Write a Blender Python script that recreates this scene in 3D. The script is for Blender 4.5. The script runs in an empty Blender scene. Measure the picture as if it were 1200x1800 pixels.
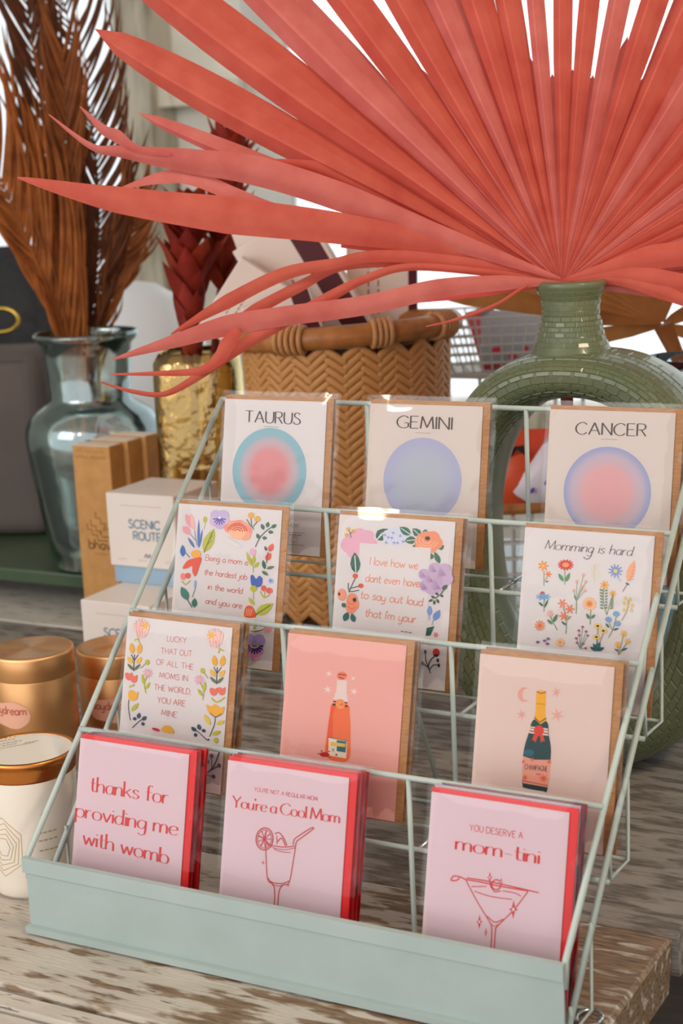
import bpy, math, random
from mathutils import Vector, Matrix
random.seed(7)
scene = bpy.context.scene
COL = scene.collection

# ------------------------------------------------------------------ camera
CAM = Vector((0.8447, -0.9791, 0.6152)); PITCH, YAW, ROLL, FPX = 0.2112, -0.4989, -0.0465, 2887.3
_f = Vector((math.sin(YAW)*math.cos(PITCH), math.cos(YAW)*math.cos(PITCH), -math.sin(PITCH)))
_r = Vector((math.cos(YAW), -math.sin(YAW), 0)); _u = _r.cross(_f)
CR = _r*math.cos(ROLL)+_u*math.sin(ROLL); CU = _u*math.cos(ROLL)-_r*math.sin(ROLL); CF = _f
cam_data = bpy.data.cameras.new('camera'); cam = bpy.data.objects.new('camera', cam_data); COL.objects.link(cam)
cam_data.sensor_fit = 'VERTICAL'; cam_data.sensor_height = 36; cam_data.lens = FPX/1800*36
cam_data.clip_start = 0.05; cam_data.clip_end = 60
cam.matrix_world = Matrix(((CR.x, CU.x, -CF.x, CAM.x), (CR.y, CU.y, -CF.y, CAM.y), (CR.z, CU.z, -CF.z, CAM.z), (0, 0, 0, 1)))
cam_data.dof.use_dof = True; cam_data.dof.focus_distance = 1.42; cam_data.dof.aperture_fstop = 8.0
scene.camera = cam

# ------------------------------------------------------------------ light and exposure
world = bpy.data.worlds.new('world'); scene.world = world; world.use_nodes = True
bg = world.node_tree.nodes['Background']; bg.inputs[0].default_value = (0.95, 0.98, 1.0, 1); bg.inputs[1].default_value = 1.6
def area(name, loc, target, sx, sy, power, color):
    l = bpy.data.lights.new(name, 'AREA'); l.shape = 'RECTANGLE'; l.size = sx; l.size_y = sy; l.energy = power; l.color = color
    o = bpy.data.objects.new(name, l); COL.objects.link(o); o.location = loc
    o.rotation_euler = (Vector(target)-Vector(loc)).to_track_quat('-Z', 'Y').to_euler(); return o
area('assumed_shop_front_window_light', (-1.2, -2.6, 1.5), (0.1, 0.2, 0.2), 1.8, 1.4, 26, (1.0, 0.97, 0.95))  # window out of view, assumed as the source of the soft front light
area('added_warm_light', (1.5, -0.1, 1.5), (0.25, 0.2, 0.2), 0.26, 0.26, 13, (1.0, 0.8, 0.58))  # no fixture here: warm light added to gild the right edges of the sleeves
area('added_glint_light', (-0.75, -1.45, 1.2), (0.2, 0.2, 0.25), 0.12, 0.12, 3.0, (1.0, 0.84, 0.64))  # added warm light without a fixture, set where the card sleeves mirror it
area('second_added_glint_light', (0.1, -1.9, 1.55), (0.2, 0.2, 0.25), 0.12, 0.12, 3.0, (1.0, 0.84, 0.64))  # another unseen light, put in to give the sleeves warm glints
scene.view_settings.view_transform = 'Standard'; scene.view_settings.look = 'None'
scene.view_settings.exposure = -0.18; scene.view_settings.gamma = 1.0; scene.view_settings.use_curve_mapping = False

# ------------------------------------------------------------------ helpers
def ray(x, y): return CF + CR*((x-600)/FPX) - CU*((y-900)/FPX)
def at(x, y, d): return CAM + ray(x, y)*d                     # point seen at a pixel, at camera distance d
def on_y(x, y, Y): r = ray(x, y); return CAM + r*((Y-CAM.y)/r.y)
def on_z(x, y, Z): r = ray(x, y); return CAM + r*((Z-CAM.z)/r.z)
def lin(c):
    return tuple(((v/255)/12.92 if v/255 <= 0.04045 else ((v/255+0.055)/1.055)**2.4) for v in c)
MATS = {}
def mat(name, rgb, rough=0.5, metal=0.0, noise=None, bump=0.0, bscale=200, spec=0.5, trans=0.0, sheen=0.0, coat=0.0, stretch=(1, 1, 1), ior=1.45):
    """procedural principled material; noise=(rgb2, scale, low, high)"""
    if name in MATS: return MATS[name]
    m = bpy.data.materials.new(name); m.use_nodes = True; MATS[name] = m
    nt = m.node_tree; b = nt.nodes['Principled BSDF']
    c = lin(rgb); b.inputs['Base Color'].default_value = (*c, 1)
    b.inputs['Roughness'].default_value = rough; b.inputs['Metallic'].default_value = metal
    b.inputs['Specular IOR Level'].default_value = spec; b.inputs['IOR'].default_value = ior
    b.inputs['Transmission Weight'].default_value = trans; b.inputs['Coat Weight'].default_value = coat
    if noise or bump:
        tc = nt.nodes.new('ShaderNodeTexCoord'); mp = nt.nodes.new('ShaderNodeMapping'); mp.inputs['Scale'].default_value = stretch
        nt.links.new(tc.outputs['Object'], mp.inputs['Vector'])
    if noise:
        n = nt.nodes.new('ShaderNodeTexNoise'); n.inputs['Scale'].default_value = noise[1]; n.inputs['Detail'].default_value = 6
        r = nt.nodes.new('ShaderNodeValToRGB'); e = r.color_ramp.elements
        e[0].position = noise[2]; e[1].position = noise[3]; e[0].color = (*c, 1); e[1].color = (*lin(noise[0]), 1)
        nt.links.new(mp.outputs[0], n.inputs['Vector']); nt.links.new(n.outputs['Fac'], r.inputs[0]); nt.links.new(r.outputs[0], b.inputs['Base Color'])
    if bump:
        n2 = nt.nodes.new('ShaderNodeTexNoise'); n2.inputs['Scale'].default_value = bscale; n2.inputs['Detail'].default_value = 4
        bp = nt.nodes.new('ShaderNodeBump'); bp.inputs['Strength'].default_value = bump; bp.inputs['Distance'].default_value = 0.002
        nt.links.new(mp.outputs[0], n2.inputs['Vector']); nt.links.new(n2.outputs['Fac'], bp.inputs['Height']); nt.links.new(bp.outputs[0], b.inputs['Normal'])
    return m
def leaf_mat(name, rgb, rgb2, transl=0.3, rough=0.6, scale=60, stretch=(1, 1, 1)):
    m = mat(name, rgb, rough, noise=(rgb2, scale, 0.3, 0.75), stretch=stretch, bump=0.15, bscale=150, spec=0.3)
    nt = m.node_tree; b = nt.nodes['Principled BSDF']; out = nt.nodes['Material Output']
    t = nt.nodes.new('ShaderNodeBsdfTranslucent'); mx = nt.nodes.new('ShaderNodeMixShader'); mx.inputs[0].default_value = transl
    src = b.inputs['Base Color'].links[0].from_socket
    nt.links.new(src, t.inputs[0]); nt.links.new(b.outputs[0], mx.inputs[1]); nt.links.new(t.outputs[0], mx.inputs[2]); nt.links.new(mx.outputs[0], out.inputs[0])
    return m
def film_mat(name, rough=0.06, tint=(1, 1, 1), bump=0.35, bscale=45, extra=0.03, ior=1.45, gloss=(1, 1, 1), k=1.0):
    m = bpy.data.materials.new(name); m.use_nodes = True; nt = m.node_tree; nt.nodes.clear()
    out = nt.nodes.new('ShaderNodeOutputMaterial'); tr = nt.nodes.new('ShaderNodeBsdfTransparent'); tr.inputs[0].default_value = (*tint, 1)
    gl = nt.nodes.new('ShaderNodeBsdfGlossy'); gl.inputs['Roughness'].default_value = rough; gl.inputs['Color'].default_value = (*gloss, 1)
    fr = nt.nodes.new('ShaderNodeFresnel'); fr.inputs[0].default_value = ior
    ad = nt.nodes.new('ShaderNodeMath'); ad.operation = 'MULTIPLY_ADD'; ad.inputs[1].default_value = k; ad.inputs[2].default_value = extra
    mx = nt.nodes.new('ShaderNodeMixShader')
    tc = nt.nodes.new('ShaderNodeTexCoord'); n = nt.nodes.new('ShaderNodeTexNoise'); n.inputs['Scale'].default_value = bscale
    bp = nt.nodes.new('ShaderNodeBump'); bp.inputs['Strength'].default_value = bump; bp.inputs['Distance'].default_value = 0.003
    nt.links.new(tc.outputs['Object'], n.inputs['Vector']); nt.links.new(n.outputs['Fac'], bp.inputs['Height'])
    nt.links.new(bp.outputs[0], gl.inputs['Normal'])
    nt.links.new(fr.outputs[0], ad.inputs[0]); nt.links.new(ad.outputs[0], mx.inputs[0])
    nt.links.new(tr.outputs[0], mx.inputs[1]); nt.links.new(gl.outputs[0], mx.inputs[2]); nt.links.new(mx.outputs[0], out.inputs[0])
    MATS[name] = m; return m

class MB:
    """collects geometry, builds ONE mesh object"""
    def __init__(s): s.v = []; s.f = []; s.m = []; s.mats = []; s.cur = 0
    def use(s, m):
        if m not in s.mats: s.mats.append(m)
        s.cur = s.mats.index(m); return s
    def add(s, vs, fs):
        o = len(s.v); s.v += [tuple(v) for v in vs]
        for f in fs: s.f.append(tuple(i+o for i in f)); s.m.append(s.cur)
        return s
    def box(s, x0, x1, y0, y1, z0, z1):
        return s.add([(x0, y0, z0), (x1, y0, z0), (x1, y1, z0), (x0, y1, z0), (x0, y0, z1), (x1, y0, z1), (x1, y1, z1), (x0, y1, z1)],
                     [(0, 3, 2, 1), (4, 5, 6, 7), (0, 1, 5, 4), (1, 2, 6, 5), (2, 3, 7, 6), (3, 0, 4, 7)])
    def tube(s, pts, r, n=8, cap=True):
        pts = [Vector(p) for p in pts]; rs = r if isinstance(r, (list, tuple)) else [r]*len(pts)
        vs = []; prev = None
        for i, p in enumerate(pts):
            t = (pts[min(i+1, len(pts)-1)]-pts[max(i-1, 0)]).normalized()
            if prev is None:
                a = Vector((0, 0, 1)) if abs(t.z) < 0.9 else Vector((1, 0, 0)); a = (a - t*a.dot(t)).normalized()
            else: a = (prev - t*prev.dot(t)).normalized()
            prev = a; b = t.cross(a)
            for k in range(n): an = 2*math.pi*k/n; vs.append(p + a*(math.cos(an)*rs[i]) + b*(math.sin(an)*rs[i]))
        fs = [(i*n+k, i*n+(k+1) % n, (i+1)*n+(k+1) % n, (i+1)*n+k) for i in range(len(pts)-1) for k in range(n)]
        if cap: fs += [tuple(range(n-1, -1, -1)), tuple(range((len(pts)-1)*n, len(pts)*n))]
        return s.add(vs, fs)
    def lathe(s, prof, n=48, c=(0, 0, 0), sx=1, sy=1):
        """prof: (radius, z) list, open"""
        vs = []; fs = []
        for r, z in prof:
            for k in range(n): a = 2*math.pi*k/n; vs.append((c[0]+r*math.cos(a)*sx, c[1]+r*math.sin(a)*sy, c[2]+z))
        for i in range(len(prof)-1):
            for k in range(n): fs.append((i*n+k, i*n+(k+1) % n, (i+1)*n+(k+1) % n, (i+1)*n+k))
        return s.add(vs, fs)
    def disc(s, r, z, n=48, c=(0, 0, 0)):
        return s.add([(c[0]+r*math.cos(2*math.pi*k/n), c[1]+r*math.sin(2*math.pi*k/n), c[2]+z) for k in range(n)], [tuple(range(n))])
    def grid(s, rows):
        """rows of equal length point lists"""
        n = len(rows[0]); vs = [p for r in rows for p in r]
        return s.add(vs, [(i*n+k, i*n+k+1, (i+1)*n+k+1, (i+1)*n+k) for i in range(len(rows)-1) for k in range(n-1)])
    def build(s, name, material=None, parent=None, smooth=False, origin=None):
        me = bpy.data.meshes.new(name)
        vs = s.v if origin is None else [tuple(Vector(v)-Vector(origin)) for v in s.v]
        me.from_pydata(vs, [], s.f)
        for m in (s.mats or [material]): me.materials.append(m)
        if s.mats: me.polygons.foreach_set('material_index', s.m)
        if smooth: me.polygons.foreach_set('use_smooth', [True]*len(me.polygons))
        me.update()
        o = bpy.data.objects.new(name, me); COL.objects.link(o)
        if origin is not None: o.location = origin
        if parent is not None: o.parent = parent
        return o
def tag(o, label, cat, group=None):
    o['label'] = label; o['category'] = cat
    if group: o['group'] = group
    return o
def structure(o): o['kind'] = 'structure'; return o
def stuff(o): o['kind'] = 'stuff'; return o
def empty(name, loc, rot=(0, 0, 0), label=None, cat=None, group=None):
    o = bpy.data.objects.new(name, None); COL.objects.link(o); o.location = loc; o.rotation_euler = rot; o.empty_display_size = 0.02
    if label: tag(o, label, cat, group)
    return o
def bevel(o, w, seg=2):
    m = o.modifiers.new('bevel', 'BEVEL'); m.width = w; m.segments = seg; m.limit_method = 'ANGLE'; return o
def catmull(pts, n=6):
    pts = [Vector(p) for p in pts]; out = []
    for i in range(len(pts)-1):
        p0 = pts[max(i-1, 0)]; p1 = pts[i]; p2 = pts[i+1]; p3 = pts[min(i+2, len(pts)-1)]
        for k in range(n):
            t = k/n; out.append(0.5*((2*p1)+(p2-p0)*t+(2*p0-5*p1+4*p2-p3)*t*t+(3*p1-p0-3*p2+p3)*t**3))
    out.append(pts[-1]); return out
def interp(arr, t):
    x = t*(len(arr)-1); i = min(int(x), len(arr)-2); return arr[i]+(arr[i+1]-arr[i])*(x-i)

# ------------------------------------------------------------------ lettering (single-line alphabet drawn with a pen)
G = {}
def _g(s):
    for line in s.strip().split('\n'):
        ch, w, st = line.strip().split(' ', 2)
        G[ch] = (float(w), [(k.startswith('~'), [tuple(float(a) for a in p.split(',')) for p in k.lstrip('~').split()]) for k in st.split('|')])
_g('''A .8 0,0 .4,1|.4,1 .8,0|.14,.35 .66,.35
B .62 0,0 0,1|~0,1 .35,1 .52,.87 .5,.65 .3,.54 0,.53|~0,.53 .36,.53 .6,.4 .6,.15 .38,0 0,0
C .8 ~.8,.82 .6,.98 .35,.97 .08,.75 0,.45 .12,.15 .38,0 .62,.03 .8,.18
D .75 0,0 0,1|~0,1 .35,1 .65,.82 .75,.5 .65,.18 .35,0 0,0
E .55 0,0 0,1|0,1 .55,1|0,.52 .48,.52|0,0 .56,0
F .55 0,0 0,1|0,1 .55,1|0,.52 .48,.52
G .8 ~.8,.82 .6,.98 .35,.97 .08,.75 0,.45 .12,.15 .38,0 .62,.02 .8,.12|.8,.1 .8,.42|.8,.42 .52,.42
H .7 0,0 0,1|.7,0 .7,1|0,.52 .7,.52
I .06 .03,0 .03,1
K .62 0,0 0,1|.58,1 0,.42|.2,.6 .64,0
L .5 0,1 0,0|0,0 .5,0
M .9 0,0 .1,1|.1,1 .45,.1|.45,.1 .8,1|.8,1 .9,0
N .7 0,0 0,1|0,1 .7,0|.7,0 .7,1
O .84 ~.42,1 .15,.88 0,.5 .15,.12 .42,0 .7,.12 .84,.5 .7,.88 .42,1
P .58 0,0 0,1|~0,1 .38,1 .56,.88 .56,.65 .38,.52 0,.51
R .62 0,0 0,1|~0,1 .38,1 .56,.88 .56,.65 .38,.52 0,.51|.28,.51 .62,0
S .56 ~.52,.85 .38,.98 .2,.98 .06,.84 .1,.65 .3,.53 .5,.38 .56,.2 .44,.04 .24,0 .06,.06 0,.18
T .72 0,1 .72,1|.36,1 .36,0
U .68 ~0,1 0,.35 .1,.08 .34,0 .58,.08 .68,.35 .68,1
V .76 0,1 .38,0|.38,0 .76,1
W 1.1 0,1 .28,0|.28,0 .55,.85|.55,.85 .82,0|.82,0 1.1,1
Y .7 0,1 .35,.5|.7,1 .35,.5|.35,.5 .35,0
a .5 ~.46,.5 .28,.58 .08,.48 0,.28 .08,.06 .24,0 .4,.1 .47,.3|~.47,.56 .46,.2 .48,.06 .54,0
b .5 0,1 0,.02|~0,.3 .08,.5 .26,.58 .44,.48 .5,.28 .42,.06 .24,0 .06,.06 0,.25
c .44 ~.44,.46 .28,.58 .08,.48 0,.28 .1,.05 .28,0 .44,.12
d .52 ~.46,.48 .28,.58 .08,.48 0,.28 .08,.06 .24,0 .4,.1 .47,.3|~.48,1.02 .47,.3 .48,.06 .56,0
e .48 ~.02,.3 .3,.32 .46,.38 .4,.54 .24,.58 .07,.48 0,.28 .1,.05 .28,0 .48,.1
f .36 ~.42,.94 .3,1.02 .17,.92 .15,.7 .15,0|0,.57 .36,.57
g .5 ~.46,.48 .28,.58 .08,.48 0,.28 .08,.08 .24,.02 .4,.12 .47,.3|~.48,.56 .47,0 .42,-.3 .22,-.4 .04,-.3
h .48 0,1.02 0,0|~0,.35 .12,.53 .3,.58 .42,.48 .44,.3 .44,0
i .06 .03,.57 .03,0|.03,.78 .03,.83
j .12 ~.1,.57 .1,0 .06,-.28 -.08,-.38 -.2,-.3|.1,.78 .1,.83
k .46 0,1.02 0,0|.42,.58 0,.22|.14,.35 .46,0
l .08 .03,1.02 .03,0
m .8 0,.57 0,0|~0,.35 .1,.53 .24,.58 .36,.48 .38,.3 .38,0|~.38,.35 .48,.53 .62,.58 .74,.48 .76,.3 .76,0
n .46 0,.57 0,0|~0,.35 .12,.53 .28,.58 .4,.48 .42,.3 .42,0
o .52 ~.26,.58 .08,.5 0,.29 .08,.06 .26,0 .44,.07 .52,.29 .44,.5 .26,.58
p .5 0,.57 0,-.4|~0,.3 .08,.5 .26,.58 .44,.48 .5,.28 .42,.06 .24,0 .06,.06 0,.25
r .32 0,.57 0,0|~0,.3 .08,.48 .2,.57 .34,.54
s .38 ~.36,.47 .26,.57 .12,.57 .04,.46 .12,.34 .28,.26 .37,.14 .28,.02 .14,0 0,.1
t .34 ~.15,.9 .14,.4 .16,.1 .24,0 .36,.06|0,.57 .34,.57
u .46 ~0,.57 0,.25 .06,.05 .2,0 .34,.06 .42,.25|~.43,.57 .43,.2 .44,.05 .5,0
v .46 0,.57 .22,0|.22,0 .46,.57
w .7 0,.57 .17,0|.17,0 .35,.5|.35,.5 .53,0|.53,0 .7,.57
y .46 ~0,.57 0,.25 .06,.05 .2,.02 .34,.08 .43,.25|~.44,.57 .43,0 .38,-.3 .2,-.4 .02,-.3
' .05 .03,1.02 .01,.84
. .05 .02,.03 .03,0
, .08 .05,.05 0,-.12
- .4 .02,.3 .38,.3
0 .5 ~.25,.8 .06,.66 0,.4 .06,.12 .25,0 .44,.12 .5,.4 .44,.66 .25,.8''')
def text_strokes(s, track=0.16, slant=0.0, space=0.42):
    """list of polylines in em units, total width"""
    x = 0; out = []
    for ch in s:
        if ch == ' ': x += space; continue
        w, st = G[ch]
        for sm, pts in st:
            q = [Vector((px, py, 0)) for px, py in pts]
            if sm: q = catmull(q, 5)
            out.append([(p.x+x+p.y*slant, p.y) for p in q])
        x += w+track
    return out, x-track

class Print:
    """flat print on a face; coordinates of a traced view (x right, y down) mapped to the face (u right, v up) in metres"""
    def __init__(s, TL, TR, BR, w=0.108, h=0.14):
        ax = Vector((TR[0]-TL[0], TR[1]-TL[1])); ay = Vector((BR[0]-TR[0], BR[1]-TR[1])); s.o = Vector(TL)
        det = ax.x*ay.y-ax.y*ay.x
        s.inv = ((ay.y/det, -ay.x/det), (-ax.y/det, ax.x/det)); s.w = w; s.h = h; s.mb = MB(); s.n = 0; s.k = w/ax.length
    def m(s, p):
        x, y = p[0]-s.o.x, p[1]-s.o.y
        return ((s.inv[0][0]*x+s.inv[0][1]*y)*s.w, s.h-(s.inv[1][0]*x+s.inv[1][1]*y)*s.h)
    def poly2(s, uv, c):
        s.n += 1; y = -0.00008-s.n*3e-6
        s.mb.use(ink(c)).add([(u, y, v) for u, v in uv], [tuple(range(len(uv)))])
    def poly(s, pts, c, smooth=False):
        if smooth:
            P = [Vector((p[0], p[1], 0)) for p in pts]; n = len(P); P = catmull([P[-1]]+P+[P[0], P[1]], 5)
            pts = [(p.x, p.y) for p in P[5:-6]]
        s.poly2([s.m(p) for p in pts], c)
    def ell(s, x, y, rx, ry, c, rot=0, n=20):
        ca, sa = math.cos(math.radians(rot)), math.sin(math.radians(rot))
        s.poly([(x+rx*math.cos(a)*ca-ry*math.sin(a)*sa, y+rx*math.cos(a)*sa+ry*math.sin(a)*ca) for a in (2*math.pi*k/n for k in range(n))], c)
    def ribbon(s, uv, c, w0, w1=None):
        """pen line in face metres; w0 thin width, w1 width of upright strokes"""
        w1 = w1 or w0; n = len(uv)
        if n < 2: return
        L = []; R = []
        for i in range(n):
            a = uv[max(i-1, 0)]; b = uv[min(i+1, n-1)]; dx, dy = b[0]-a[0], b[1]-a[1]; l = math.hypot(dx, dy) or 1e-9
            k = abs(dy)/l; w = (w0+(w1-w0)*k*k)/2
            L.append((uv[i][0]-dy/l*w, uv[i][1]+dx/l*w)); R.append((uv[i][0]+dy/l*w, uv[i][1]-dx/l*w))
        s.n += 1; y = -0.00008-s.n*3e-6
        s.mb.use(ink(c)).add([(u, y, v) for u, v in L]+[(u, y, v) for u, v in R], [(i, i+1, n+i+1, n+i) for i in range(n-1)])
    def line(s, pts, c, w=6, smooth=True):
        P = [Vector((p[0], p[1], 0)) for p in pts]
        if smooth and len(P) > 2: P = catmull(P, 5)
        s.ribbon([s.m((p.x, p.y)) for p in P], c, w*s.k)
    def text(s, t, a, b, hgt, c, thin=0.05, thick=None, track=0.16, slant=0.0, space=0.42):
        """baseline from a to b in the traced view, cap height hgt"""
        st, W = text_strokes(t, track, slant, space); A = s.m(a); B = s.m(b)
        H = abs(s.m((a[0], a[1]-hgt))[1]-A[1]); kx = (B[0]-A[0])/W; dv = (B[1]-A[1])/W
        for q in st: s.ribbon([(A[0]+x*kx, A[1]+x*dv+y*H) for x, y in q], c, thin*H, (thick or thin)*H)
    def leaf(s, a, b, w, c, vein=None):
        dx, dy = b[0]-a[0], b[1]-a[1]; l = math.hypot(dx, dy); nx, ny = -dy/l, dx/l
        f = lambda t, k: (a[0]+dx*t+nx*w*k, a[1]+dy*t+ny*w*k)
        s.poly([f(0, 0), f(.2, .36), f(.45, .5), f(.75, .34), f(1, 0), f(.75, -.34), f(.45, -.5), f(.2, -.36)], c)
        if vein: s.line([a, f(.85, 0)], vein, max(2, w*.1))
    def flower(s, x, y, r, n, c, cc=None, rc=0.35, inner=0.45, rot=0, sq=1.0):
        pts = []
        for k in range(n*2):
            a = math.pi*k/n+rot; q = r if k % 2 == 0 else r*inner
            for da in ((-.14, 0, .14) if k % 2 == 0 else (0,)):
                pts.append((x+q*math.cos(a+da*6/n), y+q*sq*math.sin(a+da*6/n)))
        s.poly(pts, c)
        if cc: s.ell(x, y, r*rc, r*rc*sq, cc, n=12)
    def star(s, x, y, r, c, n=6, inner=.3, rot=.3):
        s.poly([(x+(r if k % 2 == 0 else r*inner)*math.cos(math.pi*k/n+rot), y+(r if k % 2 == 0 else r*inner)*math.sin(math.pi*k/n+rot)) for k in range(2*n)], c)
    def build(s, name, parent):
        return s.mb.build(name, None, parent)
def ink(c):
    if isinstance(c, bpy.types.Material): return c
    return mat('ink_%d_%d_%d' % c, tuple(v*.92 for v in c), 0.6, spec=0.3)
def radial(name, stops):
    """printed soft circle: colour by distance from the middle of the disc"""
    m = mat(name, (255, 255, 255), 0.6); nt = m.node_tree; b = nt.nodes['Principled BSDF']
    tc = nt.nodes.new('ShaderNodeTexCoord'); mp = nt.nodes.new('ShaderNodeVectorMath'); mp.operation = 'LENGTH'
    r = nt.nodes.new('ShaderNodeValToRGB'); e = r.color_ramp.elements
    e[0].position = stops[0][0]; stops = [(q, tuple(v*.87 for v in w)) for q, w in stops]; e[0].color = (*lin(stops[0][1]), 1); e[1].position = stops[1][0]; e[1].color = (*lin(stops[1][1]), 1)
    for p, c in stops[2:]: k = e.new(p); k.color = (*lin(c), 1)
    r.color_ramp.interpolation = 'EASE'
    mul = nt.nodes.new('ShaderNodeMath'); mul.operation = 'MULTIPLY'; mul.inputs[1].default_value = 1/0.04
    nt.links.new(tc.outputs['Object'], mp.inputs[0]); nt.links.new(mp.outputs['Value'], mul.inputs[0]); nt.links.new(mul.outputs[0], r.inputs[0]); nt.links.new(r.outputs[0], b.inputs['Base Color'])
    return m

# ------------------------------------------------------------------ the room
m_wall = mat('whitewash', (246, 243, 236), 0.85, noise=((226, 222, 210), 5, 0.45, 0.7), bump=0.4, bscale=20)
m_floor = mat('floor_boards', (70, 56, 46), 0.6, noise=((40, 32, 28), 9, 0.3, 0.7), stretch=(1, 8, 1))
structure(MB().box(-3.2, 2.6, -3.2, 2.55, -0.84, -0.78).build('floor', m_floor))
structure(MB().box(-3.2, 2.6, -2.2, 2.55, 2.1, 2.18).build('ceiling', m_wall))
structure(MB().box(-3.3, -3.2, -2.2, 2.55, -0.84, 2.18).build('wall_left', m_wall))
structure(MB().box(2.6, 2.7, -3.2, 2.55, -0.84, 2.18).build('wall_right', m_wall))
structure(MB().box(-3.2, 2.6, 2.45, 2.55, -0.84, 0.0).build('wall_back', m_wall))
m_frame = mat('peeling_window_frame', (226, 218, 200), 0.8, noise=((128, 116, 96), 7, 0.5, 0.72), stretch=(6, 6, 0.8), bump=0.4, bscale=30)
win = structure(empty('window_1', (0, 2.5, 0)))
for x, w in ((-2.9, .2), (0.9, .07), (2.1, .07)):
    MB().box(x, x+w, -0.05, 0.05, 0.05, 2.1).build('window_frame', m_frame, win)
MB().box(-3.2, 2.6, -0.1, 0.08, 0.0, 0.05).build('window_sill', m_frame, win)
PL, PR_ = on_y(205, 200, 2.3).x, on_y(432, 200, 2.3).x
structure(MB().box(PL, PR_, 2.30, 2.52, -0.78, 2.1).build('trim_1', m_wall))
m_pane = film_mat('window_glass', 0.02, (0.97, 0.99, 1.0), 0.0, 5, 0.0)
for x0, x1 in ((-2.7, PL), (PR_, 0.9), (0.97, 2.1), (2.17, 2.6)):
    MB().box(x0, x1, -0.004, 0.004, 0.05, 2.1).build('pane', m_pane, win)
m_post = mat('weathered_post', (206, 198, 180), 0.85, noise=((140, 128, 108), 6, 0.45, 0.7), stretch=(5, 5, 0.9), bump=0.5, bscale=25)
post = structure(empty('trim_2', (on_y(268, 200, 2.27).x, 2.25, -0.78)))
MB().box(-0.04, 0.045, -0.05, 0.05, 0, 2.88).build('post', m_post, post)
MB().box(-0.1, 0.26, -0.02, 0.05, 1.53, 1.58).build('rail', m_frame, post)

# ------------------------------------------------------------------ table of old boards
def board_mat(name, paint, wood, lo, hi, dark, wear=0.0):
    m = bpy.data.materials.new(name); m.use_nodes = True; nt = m.node_tree; b = nt.nodes['Principled BSDF']; b.inputs['Roughness'].default_value = 0.62
    tc = nt.nodes.new('ShaderNodeTexCoord')
    def noise(scale, st, detail=8):
        mp = nt.nodes.new('ShaderNodeMapping'); mp.inputs['Scale'].default_value = st; n = nt.nodes.new('ShaderNodeTexNoise')
        n.inputs['Scale'].default_value = scale; n.inputs['Detail'].default_value = detail; nt.links.new(tc.outputs['Object'], mp.inputs[0]); nt.links.new(mp.outputs[0], n.inputs['Vector']); return n
    def ramp(src, p0, c0, p1, c1):
        r = nt.nodes.new('ShaderNodeValToRGB'); e = r.color_ramp.elements; e[0].position = p0; e[1].position = p1; e[0].color = (*lin(c0), 1); e[1].color = (*lin(c1), 1)
        nt.links.new(src, r.inputs[0]); return r
    grain = ramp(noise(40, (1, 7, 7), 10).outputs['Fac'], 0.32, dark, 0.68, wood)
    pnt = ramp(noise(14, (1, 2.5, 2.5), 8).outputs['Fac'], 0.35, paint, 0.75, tuple(int(v*0.9) for v in paint))
    sx = nt.nodes.new('ShaderNodeSeparateXYZ'); nt.links.new(tc.outputs['Object'], sx.inputs[0])
    mr = nt.nodes.new('ShaderNodeMapRange'); mr.inputs['From Min'].default_value = .75; mr.inputs['From Max'].default_value = 1.15; mr.inputs['To Min'].default_value = 0; mr.inputs['To Max'].default_value = wear
    nt.links.new(sx.outputs[0], mr.inputs['Value']); sb_ = nt.nodes.new('ShaderNodeMath'); sb_.operation = 'SUBTRACT'
    nt.links.new(noise(20, (1, 4.5, 4.5), 14).outputs['Fac'], sb_.inputs[0]); nt.links.new(mr.outputs[0], sb_.inputs[1])
    k = ramp(sb_.outputs[0], lo, (0, 0, 0), hi, (255, 255, 255))
    mx = nt.nodes.new('ShaderNodeMix'); mx.data_type = 'RGBA'
    nt.links.new(k.outputs[0], mx.inputs[0]); nt.links.new(grain.outputs[0], mx.inputs[6]); nt.links.new(pnt.outputs[0], mx.inputs[7])
    crack = ramp(noise(38, (1, 9, 9), 5).outputs['Fac'], 0.66, (255, 255, 255), 0.675, (70, 60, 52))
    m2 = nt.nodes.new('ShaderNodeMix'); m2.data_type = 'RGBA'; m2.blend_type = 'MULTIPLY'; m2.inputs[0].default_value = 0.8
    nt.links.new(mx.outputs[2], m2.inputs[6]); nt.links.new(crack.outputs[0], m2.inputs[7]); nt.links.new(m2.outputs[2], b.inputs['Base Color'])
    bp = nt.nodes.new('ShaderNodeBump'); bp.inputs['Strength'].default_value = 0.6; bp.inputs['Distance'].default_value = 0.002
    nt.links.new(noise(50, (1, 8, 8), 6).outputs['Fac'], bp.inputs['Height']); nt.links.new(bp.outputs[0], b.inputs['Normal'])
    return m
m_plank1 = board_mat('plank_pale', (206, 197, 185), (170, 152, 134), 0.34, 0.42, (120, 104, 88))
m_plank2 = board_mat('plank_grey', (152, 143, 135), (126, 115, 106), 0.44, 0.54, (84, 75, 68))
m_plank3 = board_mat('plank_brown', (198, 188, 175), (152, 124, 96), 0.36, 0.44, (96, 76, 60), .2)
table = empty('table', (-0.5, 0.4, -0.78), label='old board table with peeling pale paint under the card rack', cat='table')
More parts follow.
